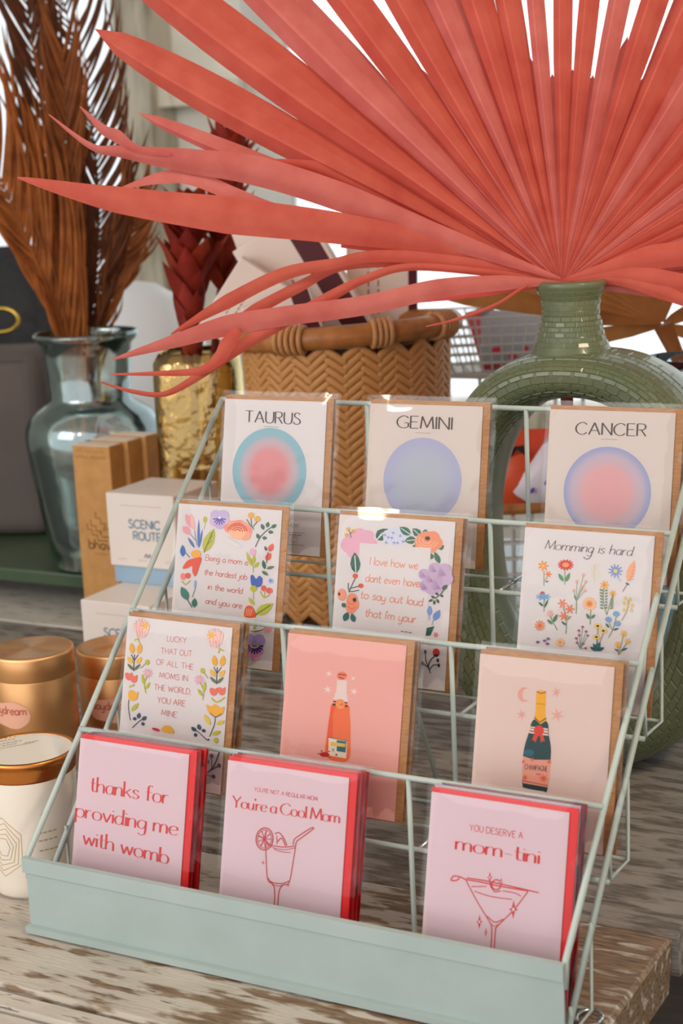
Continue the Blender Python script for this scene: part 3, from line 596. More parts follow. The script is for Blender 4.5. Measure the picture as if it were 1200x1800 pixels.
for x, y, yo in ((362, 530, 0), (786, 582, 0)): p.ell(x, y, 17, 22, LIME); p.line([(x+10, y+15), (x+40, y+60)] if x > 500 else [(x-15, y+10), (x-55, y+50)], (150, 150, 90), 4)
for x, y in ((362, 618), (758, 655)):
    p.flower(x, y, 40, 9, (240, 180, 190), None, inner=.4); fx = -1 if x < 500 else 1
    p.line([(x+fx*5, y+20), (x+fx*30, y+90), (x+fx*20, y+160)], LIME, 6); p.leaf((x+fx*32, y+95), (x+fx*45, y+10), 24, LIME); p.leaf((x+fx*20, y+130), (x-fx*15, y+70), 24, LIME)
for x, y in ((210, 650), (250, 668), (862, 745), (922, 738)): p.poly([(x-26, y-24), (x-8, y-30), (x+10, y-22), (x+28, y-32), (x+24, y+14), (x, y+32), (x-24, y+12)], (240, 120, 100), True)
p.line([(212, 735), (255, 715)], LIME, 10); p.line([(845, 795), (885, 825), (945, 785)], LIME, 9)
p.poly([(208, 770), (235, 762), (265, 780), (282, 772), (268, 830), (225, 845), (202, 820)], (246, 182, 56), True); p.poly([(805, 850), (838, 862), (870, 842), (905, 868), (938, 860), (920, 920), (870, 938), (822, 910)], (246, 182, 56), True)
p.line([(830, 912), (870, 942), (915, 915)], DKG, 5); p.line([(868, 940), (860, 1000), (820, 1100)], DKG, 5); p.line([(205, 840), (200, 900), (212, 1005)], DKG, 5); p.leaf((222, 930), (282, 862), 34, LIME)
p.leaf((830, 1010), (785, 925), 36, (240, 200, 70)); p.leaf((875, 1000), (940, 968), 32, (226, 196, 60)); p.leaf((840, 1085), (908, 1050), 32, LIME)
for bx, by, fl in ((255, 1035, 1), (770, 1100, -1)):
    for dx, dy in ((-10, -60), (32, -95), (85, -70), (70, -10)): p.leaf((bx+dx*fl*.6, by+dy*.5), (bx+dx*fl, by+dy), 32, NAVY)
    p.line([(bx-30*fl, by+30), (bx+20*fl, by-20), (bx+70*fl, by-60)], (80, 84, 96), 5)
p.ell(412, 1068, 32, 12, (206, 62, 70), 15); p.poly([(460, 1078), (465, 1045), (500, 1030), (535, 1045), (545, 1090)], YEL, True); p.ell(868, 1125, 16, 22, LIME); p.poly([(800, 1130), (810, 1115), (822, 1130)], (40, 44, 60))
p.line([(795, 1385), (850, 1320), (895, 1200)], (84, 84, 104), 9); p.line([(805, 1375), (850, 1345), (885, 1322)], (84, 84, 104), 7); p.line([(830, 1340), (828, 1260)], (84, 84, 104), 5); p.line([(790, 1405), (850, 1412)], (84, 84, 104), 5)
for x, y in ((830, 1250), (885, 1322), (840, 1412), (798, 1298)): p.ell(x, y, 14, 17, (110, 104, 124))
p.build('artwork', c)

t, c = stack(1, .1789, 0, .003, 3, m_rose, m_kraft, 'rose pink card with orange wine bottle drawing', 'orange wine bottle card', 33)
p = Print((140, 130), (990, 210), (885, 1465)); OB = (246, 118, 62)
p.poly([(495, 470), (565, 470), (562, 560), (572, 625), (465, 610), (488, 545)], (238, 214, 204)); p.ell(530, 438, 36, 30, (244, 130, 98)); p.line([(502, 428), (562, 432)], (150, 50, 34), 6); p.line([(505, 448), (545, 458)], (150, 50, 34), 6)
p.poly([(458, 640), (570, 648), (582, 720), (586, 850), (565, 1048), (408, 1030), (418, 850), (438, 720)], OB, True); p.poly([(458, 645), (485, 650), (462, 720), (455, 900), (440, 1040), (408, 1030), (418, 850), (438, 720)], (240, 92, 44))
p.poly([(462, 640), (570, 650), (568, 664), (458, 656)], (70, 44, 36)); p.poly([(466, 620), (568, 630), (567, 638), (464, 630)], (70, 44, 36)); p.ell(515, 646, 36, 38, (244, 116, 60)); p.line([(515+27*math.cos(a), 646+28*math.sin(a)) for a in (k*.42 for k in range(16))], (252, 190, 110), 5); p.line([(526, 632), (508, 634), (502, 650), (514, 662), (528, 658)], (252, 190, 110), 6)
p.poly([(428, 888), (560, 908), (552, 1035), (422, 1018)], (240, 226, 208)); p.poly([(486, 905), (556, 912), (548, 992), (484, 985)], (54, 116, 120)); p.poly([(440, 920), (548, 928), (546, 952), (440, 948)], (236, 196, 84)); p.text('K', (452, 990), (468, 992), 24, (50, 50, 50), .14); p.ell(482, 1012, 8, 8, (206, 70, 60)); p.line([(428, 888), (560, 908)], (60, 50, 46), 4)
p.ell(396, 1014, 36, 18, (200, 36, 44)); 
for x, y in ((375, 988), (352, 1010), (430, 990)): p.ell(x, y, 5, 5, (90, 40, 40))
for x, y, r in ((436, 425, 30), (425, 540, 36), (612, 455, 22), (616, 548, 32)): p.star(x, y, r, (248, 222, 212), 6, .3)
p.build('artwork', c)

t, c = stack(1, .3508, .0001, .014, 3, m_blush, m_kraft, 'pale blush card with green CHAMPAGNE bottle drawing', 'CHAMPAGNE bottle card', 35)
p = Print((130, 105), (985, 185), (945, 1340)); DG = (34, 66, 68); SR = (240, 168, 152)
p.poly([(490, 520), (575, 530), (590, 610), (606, 690), (606, 770), (592, 955), (560, 965), (450, 950), (432, 925), (430, 770), (438, 690), (460, 610)], DG, True)
p.poly([(502, 340), (530, 332), (565, 340), (564, 490), (575, 520), (535, 548), (492, 510), (500, 480)], (246, 176, 40)); p.line([(505, 342), (532, 352), (562, 344)], (90, 60, 30), 5); p.line([(505, 418), (560, 422)], (170, 110, 30), 3); p.line([(495, 505), (530, 535), (570, 508)], (80, 60, 30), 6, False)
p.poly([(470, 562), (582, 572), (588, 618), (462, 604)], (244, 208, 194)); p.line([(466, 590), (586, 604)], DG, 6); p.line([(470, 572), (584, 586)], (60, 40, 40), 4); p.poly([(498, 610), (522, 620), (506, 664), (498, 648), (484, 650)], (228, 70, 44)); p.poly([(535, 620), (555, 615), (566, 655), (552, 650), (542, 664)], (228, 70, 44)); p.ell(526, 588, 32, 34, (228, 62, 40))
p.poly([(430, 750), (500, 770), (608, 768), (602, 900), (594, 940), (436, 920), (430, 880)], (242, 164, 142)); p.line([(434, 905), (596, 930)], (190, 70, 50), 5, False); p.ell(468, 728, 34, 22, (30, 104, 120))
p.text('CHAMPAGNE', (444, 832), (588, 842), 32, (90, 40, 34), .1); tiny_line(p, 520, 550, 860, 862, (120, 60, 50), 3, 6)
for x, y, r in ((565, 885, 32), (448, 885, 22), (490, 770, 16), (598, 780, 20), (434, 785, 16)): p.star(x, y, r, (236, 104, 60), 6, .35)
mo = [(455+0, 320)]; p.poly([(425+42*math.cos(a), 362+46*math.sin(a)) for a in (math.radians(60+k*24) for k in range(11))]+[(440+30*math.cos(a), 362+38*math.sin(a)) for a in (math.radians(300-k*24) for k in range(11))], SR)
for x, y, r in ((628, 345, 34), (412, 490, 36), (640, 486, 46)): p.star(x, y, r, SR, 6, .26)
p.build('artwork', c)

# --- front tier: pink cards with red envelopes
RI = (222, 66, 62)
t, c = stack(0, .0236, -.0002, 0, 4, m_pinkc, m_red, 'pink card with red lettering thanks for providing me with womb', 'thanks for providing card', 41)
p = Print((180, 130), (990, 235), (893, 1565))
for s_, a, b in (('thanks for', (252, 548), (832, 620)), ('providing me', (140, 752), (900, 858)), ('with womb', (195, 965), (830, 1080))): p.text(s_, a, b, 118, RI, .03, .16, .1, 0, .34)
p.build('lettering', c)
t, c = stack(0, .168, .0009, .009, 4, m_pinkc, m_red, "pink card reading You're a Cool Mom over a tall cocktail", 'Cool Mom card', 43)
p = Print((85, 140), (938, 255), (928, 1530))
p.text("YOU'RE NOT A REGULAR MOM", (286, 360), (732, 420), 28, (220, 84, 86), .12, None, .2); p.text("You're a Cool Mom", (135, 478), (892, 572), 82, RI, .03, .16, .08, 0, .26)
L_ = (206, 66, 70)
def pen(*a, w=6): p.line(a, L_, w)
pen((390, 735), (400, 850), (418, 985), (450, 1015), (470, 1050), (476, 1140), (474, 1240)); pen((600, 745), (588, 870), (570, 1000), (530, 1020), (505, 1060), (500, 1145), (500, 1250)); pen((390, 725), (440, 745), (520, 752), (600, 742)); pen((395, 735), (450, 762), (530, 770), (598, 755), w=4); pen((450, 770), (500, 785), (570, 790), w=4); pen((418, 975), (450, 1005), (520, 1010), (570, 990)); pen((430, 1000), (490, 1030), (545, 1012), w=4)
p.line([(380+60*math.cos(a), 700+78*math.sin(a)) for a in (k*.4 for k in range(17))], L_, 7); p.line([(380+48*math.cos(a), 700+64*math.sin(a)) for a in (k*.4 for k in range(17))], L_, 4)
for k in range(9): a = k*.7; p.line([(380, 700), (380+46*math.cos(a), 700+60*math.sin(a))], L_, 8 if k % 2 else 5, False)
pen((582, 735), (590, 695), (620, 668), (700, 612), (714, 618), (640, 680), (606, 710), (602, 740)); pen((452, 660), (480, 652), (515, 690), (540, 740)); pen((470, 720), (500, 690), (530, 745)); pen((465, 670), (470, 735), w=4)
for q in ((380, 868, 18), (565, 1020, 16)): p.star(q[0], q[1], q[2], L_, 4, .18, 0)
pen((450, 1330), (480, 1300), (484, 1240)); pen((540, 1340), (500, 1300), (492, 1240)); p.build('artwork', c)
t, c = stack(0, .3459, 0, -.001, 4, m_pinkc, m_red, 'pink card reading mom-tini over a martini glass', 'mom-tini card', 45)
p = Print((100, 110), (955, 245), (919, 1410))
p.text('YOU DESERVE A', (350, 350), (680, 400), 38, (216, 66, 68), .11, None, .22); p.text('mom-tini', (268, 466), (785, 550), 88, (222, 40, 40), .03, .17, .1)
L_ = (218, 52, 50)
pen((340, 655), (420, 790), (500, 910), (512, 950), (512, 1060), (510, 1160)); pen((725, 715), (640, 830), (545, 930), (535, 960), (532, 1070), (530, 1170)); pen((340, 650), (440, 665), (560, 688), (725, 712), w=7); pen((345, 640), (460, 655), (600, 682), (790, 722), w=7); pen((375, 692), (470, 690), w=5); pen((395, 720), (500, 750), (630, 765), w=5); pen((570, 715), (640, 725), (685, 745), w=5); pen((480, 870), (530, 905), (580, 885), w=6); pen((500, 910), (530, 930), (548, 915), w=4)
pen((340, 650), (300, 634), (262, 630), (246, 655), (280, 656), (300, 640), w=7); p.line([(530+28*math.cos(a), 678+30*math.sin(a)) for a in (k*.45 for k in range(15))], L_, 7); pen((500, 690), (520, 720), (560, 715)); pen((490, 660), (500, 700), w=8)
for q in ((434, 905, 34), (476, 967, 20), (640, 825, 44), (488, 635, 28), (558, 662, 22)):
    p.poly([(q[0], q[1]-q[2]*1.3), (q[0]+q[2]*.22, q[1]-q[2]*.2), (q[0]+q[2]*.6, q[1]), (q[0]+q[2]*.22, q[1]+q[2]*.2), (q[0], q[1]+q[2]*1.3), (q[0]-q[2]*.22, q[1]+q[2]*.2), (q[0]-q[2]*.6, q[1]), (q[0]-q[2]*.22, q[1]-q[2]*.2)], L_)
    p.ell(q[0], q[1], q[2]*.2, q[2]*.3, m_pinkc, n=8)
p.build('artwork', c)

# ------------------------------------------------------------------ pink fan palm leaf and its vase
VY = 0.555
m_vase = mat('green_glaze', (114, 118, 84), 0.33, noise=((90, 100, 74), 14, 0.3, 0.7), coat=0.25, bump=0.05, bscale=120)
vc = on_y(1028, 850, VY); VX = vc.x
z_hole_top = on_y(1000, 692, VY).z; z_neck0 = on_y(1003, 612, VY).z; z_rim = on_y(1003, 500, VY-.02).z; NX = on_y(1003, 545, VY).x-VX
AO, AI = 0.152, 0.104                       # outer and hole half widths
vase = empty('ring_vase', (VX, VY, 0), label='green glazed ring vase with brick relief holding the pink palm leaf', cat='vase')
zt, zb = z_neck0, 0.0; ht, hb = z_hole_top, 0.075
oc, ohh = (zt+zb)/2, (zt-zb)/2; hc, hhh = (ht+hb)/2, (ht-hb)/2
def sup(t, a, b, e):
    c_, s_ = math.cos(t), math.sin(t); return (math.copysign(abs(c_)**(2/e), c_)*a, math.copysign(abs(s_)**(2/e), s_)*b)
VD = 0.062
def vpoint(t, ph, lift=0.0):
    ox, oz = sup(t, AO, ohh, 2.5); ix, iz = sup(t, AI, hhh, 2.2); oz += oc; iz += hc
    mx_, mz_ = (ox+ix)/2, (oz+iz)/2; rx, rz = (ox-ix)/2, (oz-iz)/2; rl = math.hypot(rx, rz)
    cc, ss = sup(ph, 1.0, 1.0, 2.6)
    k = 1+lift/rl
    return Vector((mx_+rx*cc*k, ss*(VD+lift), max(mz_+rz*cc*k, 0.0)))
NT, NP = 96, 28
rows = [[vpoint(2*math.pi*i/NT, 2*math.pi*k/NP) for k in range(NP+1)] for i in range(NT+1)]
MB().grid(rows).build('body', m_vase, vase, True)
prof = [(.047, z_neck0-.02), (.040, z_neck0-.004), (.033, z_neck0+.012), (.029, z_neck0+.03), (.0275, z_rim-.035), (.029, z_rim-.015), (.034, z_rim-.004), (.0355, z_rim), (.033, z_rim+.003), (.028, z_rim), (.024, z_rim-.03), (.024, z_neck0)]
MB().lathe(prof, 40, (NX, 0, 0)).build('neck', m_vase, vase, True)
br = MB()
def patch(fn, u0, u1, v0, v1, lift):
    iu, iv = (u1-u0)*.09, (v1-v0)*.12
    b0 = [fn(u0, v0, 0), fn(u1, v0, 0), fn(u1, v1, 0), fn(u0, v1, 0)]
    b1 = [fn(u0+iu, v0+iv, lift), fn(u1-iu, v0+iv, lift), fn(u1-iu, v1-iv, lift), fn(u0+iu, v1-iv, lift)]
    br.add(b0+b1, [(4, 5, 6, 7), (0, 1, 5, 4), (1, 2, 6, 5), (2, 3, 7, 6), (3, 0, 4, 7)])
nr, nc = 18, 64
for r in range(nr):
    ph0 = -math.pi*.97+ (math.pi*1.0)*r/nr*1.0; ph1 = -math.pi*.97+math.pi*(r+.95)/nr
    for c_ in range(nc):
        t0 = 2*math.pi*(c_+(r % 2)*.5)/nc; patch(vpoint, t0, t0+2*math.pi/nc*.96, ph0, ph1, .0007)
def npoint(a, z, lift):
    r = [q for q in prof[1:7]]; rr = r[-1][0]
    for (r0, z0), (r1, z1) in zip(r, r[1:]):
        if z0 <= z <= z1: rr = r0+(r1-r0)*(z-z0)/(z1-z0)
    return Vector((NX+(rr+lift)*math.cos(a), (rr+lift)*math.sin(a), z))
zr0, zr1 = z_neck0+.004, z_rim-.006
for r in range(11):
    for c_ in range(18):
        a0 = 2*math.pi*(c_+(r % 2)*.5)/18; patch(npoint, a0, a0+2*math.pi/18*.95, zr0+(zr1-zr0)*r/11, zr0+(zr1-zr0)*(r+.93)/11, .0005)
stuff(br.build('brick_relief', m_vase, vase))

m_palm = leaf_mat('palm_pink', (224, 112, 94), (208, 90, 76), 0.36, 0.6, 30)
m_palm2 = leaf_mat('palm_pink_light', (228, 130, 120), (210, 104, 96), 0.36, 0.6, 30)
HUB = at(988, 500, 1.612)
palm = empty('palm_leaf', HUB, label='coral pink dried fan palm leaf spreading from the green vase', cat='palm leaf')
MB().tube([HUB+Vector((0, 0, .004))-HUB, Vector((0, 0, -.06)), Vector((0.002, .004, -.13))], [.011, .008, .006], 10).build('stalk', m_palm, palm, True)
def blade(name, parent, pts, widths, m, fold=0.3, twist=(0, 0), flip=1, origin=None, side=None):
    """folded strip along 3-D pts; widths full width along; fold = depth of centre crease against half width"""
    P = catmull(pts, 7); n = len(P); rows = []
    for i, q in enumerate(P):
        t = (P[min(i+1, n-1)]-P[max(i-1, 0)]).normalized(); to = (CAM-q).normalized()
        s_ = t.cross(to).normalized(); nn = s_.cross(t).normalized()
        f = i/(n-1); a = twist[0]+(twist[1]-twist[0])*f; w = interp(widths, f)/2
        s2 = s_*math.cos(a)+nn*math.sin(a); n2 = nn*math.cos(a)-s_*math.sin(a)
        rows.append([q-s2*w-n2*w*fold*flip-origin, q-s2*w*.5-n2*w*fold*.35*flip-origin, q+n2*w*fold*flip*.3-origin, q+s2*w*.5-n2*w*fold*.35*flip-origin, q+s2*w-n2*w*fold*flip-origin])
    return MB().grid(rows).build(name, m, parent, True)
PX = 1.612/FPX
def fan_leaf(ang, length, dang, split, bend=0.0, tipd=0.0, i=0, root=HUB, parent=palm, m=m_palm, fold=.75, hubpx=(988, 500), d0=1.612, px=PX, taper=.5):
    """one pleat: joined to its neighbours up to split (px), then a free tapering blade; lengths in px of the hub's distance"""
    a0 = math.radians(ang); rows = []; n = 22
    da = math.radians(dang)/2
    for k in range(n+1):
        f = k/n; r = 6+(length-6)*f**1.15
        hw = min(r, split)*math.tan(da)
        if r > split:
            g = (r-split)/(length-split); hw = split*math.tan(da)*(1+.14*math.sin(min(1, g*1.6)*math.pi/2))*max(0.0, 1-g**2.6)**taper
        aa = a0+math.radians(bend)*f*f
        dx, dy = math.cos(aa), math.sin(aa); cx, cy = r*math.cos(aa), r*math.sin(aa)
        dep = tipd*f*f
        def pt(off, lift):
            X, Y = cx-dy*off, cy+dx*off
            return root + CR*(X*px) + CU*(Y*px) + CF*(dep-lift*px) - root
        fd = fold*(1-.6*f)
        rows.append([pt(hw, -hw*fd), pt(hw*.55, hw*fd*.85), pt(hw*.42, hw*fd*.9), pt(-hw*.3, hw*fd*.1), pt(-hw, -hw*fd)])
    o = MB().grid(rows).build('leaflet', m, parent, False)
    return o
FAN = [(158.3, 800, 4.6, 400), (151.6, 930, 7.4, 520), (143.4, 1080, 8.6, 560), (134.9, 1080, 8.8, 520), (126.6, 1040, 7.4, 470), (119.0, 1000, 6.6, 470), (112.6, 1040, 6.6, 600), (106.4, 980, 6.0, 560), (100.6, 900, 5.4, 460), (95.4, 860, 4.2, 390), (89.8, 860, 4.6, 390), (84.6, 860, 4.6, 420), (78.6, 860, 4.8, 420), (72.0, 880, 5.8, 430), (64.8, 960, 7.2, 620), (57.4, 960, 7.2, 640), (50.2, 960, 7.0, 640), (43.4, 940, 6.6, 640), (36.8, 900, 6.4, 600), (30.6, 860, 6.0, 560), (24.6, 820, 5.8, 500), (18.6, 800, 5.6, 420), (12.6, 780, 5.4, 380), (4.5, 720, 6.6, 260), (-4.5, 640, 6.6, 220)]
for i, (a, l, da, sp) in enumerate(FAN):
    o = fan_leaf(a, l, da*1.03, sp, tipd=random.uniform(-.02, .02), i=i, m=m_palm if i % 3 else m_palm2)
# extra pleats: narrow dark folds between the blades near the hub and low side leaflets traced along their bend
for a in (154.6, 147.6, 139.4, 131.1, 123.2, 116, 109.4, 103.4, 97.8, 92.3, 86.9, 81.3, 75, 68.2, 61, 53.8, 46.8, 40, 33.7, 27.5, 21.6, 15.6, 8.5, 0):
    fan_leaf(a, 430+random.uniform(-60, 60), 3.4, 330, tipd=.012, m=m_palm2, fold=-.6)
def strip(pix, widths, d=(1.61, 1.6), m=m_palm, fold=.25, twist=(0, 0), flip=1):
    n = len(pix); pts = [at(x, y, d[0]+(d[1]-d[0])*k/(n-1)) for k, (x, y) in enumerate(pix)]
    return blade('leaflet', palm, pts, [w*PX for w in widths], m, fold, twist, flip, origin=HUB)
strip([(985, 492), (800, 436), (600, 402), (400, 378), (200, 350), (30, 312)], [5, 34, 54, 64, 44, 2], (1.61, 1.55))                      # long level blade
strip([(985, 490), (800, 425), (600, 348), (450, 302), (330, 285), (215, 268), (160, 258), (85, 201)], [4, 34, 50, 52, 44, 22, 12, 2], (1.60, 1.56), m_palm2, .3, (0, .5))
strip([(300, 272), (240, 262), (205, 240), (180, 228), (140, 187)], [6, 14, 24, 20, 2], (1.572, 1.56), m_palm2, .2, (0, .8))
strip([(985, 493), (800, 440), (620, 392), (500, 372), (420, 345), (340, 312), (280, 312), (205, 334)], [3, 20, 24, 20, 26, 28, 22, 2], (1.615, 1.58), m_palm2, .25, (.2, -.5))
strip([(985, 488), (850, 440), (720, 380), (620, 325), (550, 295), (465, 281)], [4, 26, 40, 36, 24, 2], (1.615, 1.6), m_palm, .3, (0, .5))
strip([(985, 488), (860, 432), (720, 352), (600, 292)], [4, 30, 46, 30], (1.62, 1.62), m_palm2, .3)
strip([(985, 495), (860, 468), (720, 452), (640, 452), (590, 463), (500, 482), (400, 531), (300, 588)], [3, 18, 22, 20, 18, 24, 26, 2], (1.61, 1.55), m_palm, .2, (0, .4))
strip([(985, 496), (860, 474), (720, 462), (600, 470), (525, 505), (450, 545), (395, 580), (350, 592)], [3, 16, 18, 14, 20, 22, 14, 2], (1.612, 1.57), m_palm, .25, (.2, .3))
strip([(985, 497), (890, 497), (770, 508), (640, 537), (500, 556), (400, 573), (300, 602), (197, 632)], [3, 26, 34, 34, 34, 36, 22, 2], (1.60, 1.53), m_palm2, .2, (0, .2))
strip([(985, 496), (860, 480), (720, 470), (640, 492), (590, 517), (520, 556), (440, 600), (380, 640), (330, 674), (285, 694), (230, 688), (178, 672)], [3, 14, 14, 16, 20, 22, 24, 20, 14, 10, 8, 2], (1.608, 1.52), m_palm, .3, (.3, .5))
strip([(420, 580), (400, 605), (385, 630), (350, 652), (270, 657), (195, 658)], [16, 26, 22, 14, 8, 2], (1.55, 1.54), m_palm, .2, (0, .3))
strip([(985, 498), (920, 500), (850, 508), (790, 518), (705, 533)], [4, 22, 26, 20, 2], (1.625, 1.62), mat('palm_pink_red', (222, 84, 84), .6), .2)
strip([(940, 496), (915, 508), (870, 536), (800, 562), (748, 574)], [4, 5, 6, 5, 2], (1.60, 1.56), m_palm, .6)
for pix, w in (([(985, 494), (1080, 470), (1150, 452), (1260, 440)], [4, 30, 44, 40]), ([(985, 496), (1080, 486), (1150, 490), (1270, 512)], [4, 26, 36, 30]), ([(985, 497), (1080, 492), (1160, 512), (1260, 552)], [4, 18, 26, 12])):
    strip(pix, w, (1.61, 1.58), m_palm, .3)
strip([(985, 494), (850, 462), (700, 436), (600, 425)], [4, 20, 26, 20], (1.612, 1.6), m_palm, .3)
strip([(985, 495), (850, 470), (730, 455), (640, 450)], [4, 18, 20, 10], (1.612, 1.6), m_palm2, .3)

# ------------------------------------------------------------------ tan palm leaf and blue glass jar behind the vase
m_tan = leaf_mat('palm_tan', (186, 128, 72), (160, 104, 54), 0.35, 0.6, 30)
TD = 1.90; TH = at(1165, 572, TD)
tan = empty('palm_leaf', TH, label='tan dried fan palm leaf lying behind the green vase', cat='palm leaf')
MB().tube([Vector((0, 0, 0)), Vector((.02, .01, -.05)), Vector((.05, .02, -.16))], [.012, .008, .006], 8).build('stalk', m_tan, tan, True)
for k in range(17):
    a = 70+k*6.6; fan_leaf(a, 330 if a < 165 else 140, 6.9, 270 if a < 165 else 120, tipd=.02, root=TH, parent=tan, m=m_tan, fold=.35, px=TD/FPX)
strip2 = [([(1165, 572), (1060, 550), (930, 532), (820, 520), (735, 510)], [4, 36, 40, 34, 4]), ([(1165, 572), (1110, 580), (1050, 592), (1010, 610)], [4, 24, 30, 10]), ([(1165, 572), (1185, 560), (1220, 545), (1260, 540)], [4, 20, 30, 20]), ([(1165, 572), (1190, 580), (1230, 590)], [4, 20, 30])]
for pix, w in strip2:
    n = len(pix); blade('leaflet', tan, [at(x, y, TD+.02) for x, y in pix], [q*TD/FPX for q in w], m_tan, .25, origin=TH)
m_aqua = film_mat('aqua_glass', .1, (.95, .98, .98), .25, 22, .15, 1.5, (.85, 1, 1))
m_blue = film_mat('blue_glass', .08, (.78, .90, .95), .3, 26, .06, 1.5, (.8, .95, 1))
JB = on_z(1215, 1235, 0.0)
jd = (JB-CAM).dot(CF); jt = at(1210, 610, jd).z
jar2 = empty('glass_jar', JB, label='blue glass jar with roped body behind the green vase at right edge', cat='jar')
MB().lathe([(.0, .004), (.06, .004), (.072, .02), (.074, .1), (.07, .2), (.055, jt-.06), (.045, jt-.02), (.05, jt), (.047, jt), (.042, jt-.02), (.052, jt-.06), (.066, .2), (.07, .1), (.066, .02), (0, .012)], 40).build('body', m_blue, jar2, True)
m_rope = mat('pale_blue_cord', (150, 186, 196), 0.7, bump=0.4, bscale=300)
for k in range(16):
    a = 2*math.pi*k/16; MB().tube([(.0765*math.cos(a+.8*f), .0765*math.sin(a+.8*f), .03+.17*f) for f in (i/10 for i in range(11))], .004, 6).build('cord', m_rope, jar2, True)

# ------------------------------------------------------------------ woven basket with boxes
m_straw = mat('straw', (204, 146, 84), 0.5, noise=((158, 102, 52), 30, 0.3, 0.75), bump=0.3, bscale=150)
m_cane = mat('cane', (190, 124, 64), 0.4, noise=((140, 84, 40), 40, 0.3, 0.7), stretch=(1, 1, 1), bump=0.2, bscale=120)
m_bind = mat('binding_reed', (204, 150, 96), 0.5, noise=((180, 124, 76), 60, 0.3, 0.7), bump=0.2, bscale=200)
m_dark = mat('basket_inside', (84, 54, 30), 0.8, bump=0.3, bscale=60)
BD = 2.03; BT = at(607, 578, BD); BZ = BT.z-0.058; RB = 0.128
basket = empty('woven_basket', (BT.x, BT.y, 0.0565), (0, 0, .47), label='woven straw basket with cane rim full of cream boxes', cat='basket')
def brad(z): return RB*(0.90+0.10*min(1, z/BZ))
HB = BZ-.012
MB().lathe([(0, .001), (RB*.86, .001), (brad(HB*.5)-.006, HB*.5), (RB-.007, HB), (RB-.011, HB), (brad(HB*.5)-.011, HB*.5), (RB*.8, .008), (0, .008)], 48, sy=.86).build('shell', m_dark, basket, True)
def rimz(a): return BZ+.006*math.cos(a)-.004*math.sin(a)
MB().tube([((RB+.004)*math.cos(a), (RB+.004)*math.sin(a)*.86, rimz(a)) for a in (2*math.pi*k/64 for k in range(65))], .0135, 12, False).build('rim', m_cane, basket, True)
yawb = .47
def bind(px_, n, sp=.0072):
    # angle on the rim nearest to that pixel column
    best = min((abs(_pix(basket_pt(a)) - px_), a) for a in (math.pi+k*math.pi/200 for k in range(201)))[1]
    for k in range(n):
        a = best+(k-(n-1)/2)*sp/RB; c0 = Vector(((RB+.004)*math.cos(a), (RB+.004)*math.sin(a)*.86, rimz(a)))
        t_ = Vector((-math.sin(a), math.cos(a)*.86, 0)).normalized(); o1 = Vector((0, 0, 1)); o2 = t_.cross(o1)
        MB().tube([c0+o1*(.0152*math.cos(b))+o2*(.0152*math.sin(b)) for b in (2*math.pi*i/14 for i in range(15))], .0033, 8, False).build('binding', m_bind, basket, True)
def basket_pt(a): 
    x, y = (RB+.004)*math.cos(a), (RB+.004)*math.sin(a)*.86
    return Vector((BT.x+x*math.cos(yawb)-y*math.sin(yawb), BT.y+x*math.sin(yawb)+y*math.cos(yawb), .0565+rimz(a)))
def _pix(P): d_ = P-CAM; return 600+FPX*d_.dot(CR)/d_.dot(CF)
bind(512, 5); bind(668, 4, .006); bind(775, 5)
# herringbone strands
L2, W2, T2 = .0165, .0052, .0024
sv = []; 
for sx in (-1, -.7, .7, 1):
    k = .55 if abs(sx) == 1 else 1
    sv.append([(sx*L2, W2*k*math.cos(b), T2*k*math.sin(b)) for b in (math.pi*2*i/6 for i in range(6))])
smb = MB(); smb.add([q for r in sv for q in r], [(i*6+k, i*6+(k+1) % 6, (i+1)*6+(k+1) % 6, (i+1)*6+k) for i in range(3) for k in range(6)]+[tuple(range(5, -1, -1)), tuple(range(18, 24))])
base_strand = None; rest = MB(); cand = []
NCOL, ROWH = 38, .0112
NROW = int((HB-.004)/ROWH)
for c_ in range(NCOL):
    a = 2*math.pi*c_/NCOL
    for r in range(NROW):
        z = .008+(r+(.5 if c_ % 2 else 0))*ROWH; rr = brad(z)
        pos = Vector((rr*math.cos(a), rr*math.sin(a)*.86, z)); nrm = Vector((math.cos(a)*.86, math.sin(a), 0)).normalized(); tg = Vector((0, 0, 1)).cross(nrm)
        sl = math.radians(38 if c_ % 2 else -38)+random.uniform(-.06, .06)
        ex = tg*math.cos(sl)+Vector((0, 0, 1))*math.sin(sl); ey = nrm.cross(ex)
        M = Matrix(((ex.x, ey.x, nrm.x, pos.x), (ex.y, ey.y, nrm.y, pos.y), (ex.z, ey.z, nrm.z, pos.z), (0, 0, 0, 1)))
        wn = Matrix.Rotation(yawb, 3, 'Z') @ nrm
        facing = -(wn.dot(CF)); cand.append((-(facing > .1)*z if facing > .1 else 1, M))
cand.sort(key=lambda q: q[0])
smesh = None
for i, (_, M) in enumerate(cand):
    if i < 290:
        if smesh is None: o = smb.build('strand', m_straw, basket, True); smesh = o.data
        else: o = bpy.data.objects.new('strand', smesh); COL.objects.link(o); o.parent = basket
        o.matrix_basis = M
    else: rest.add([M @ Vector(v) for v in smb.v], smb.f)
stuff(rest.build('strand_weave', m_straw, basket, True))
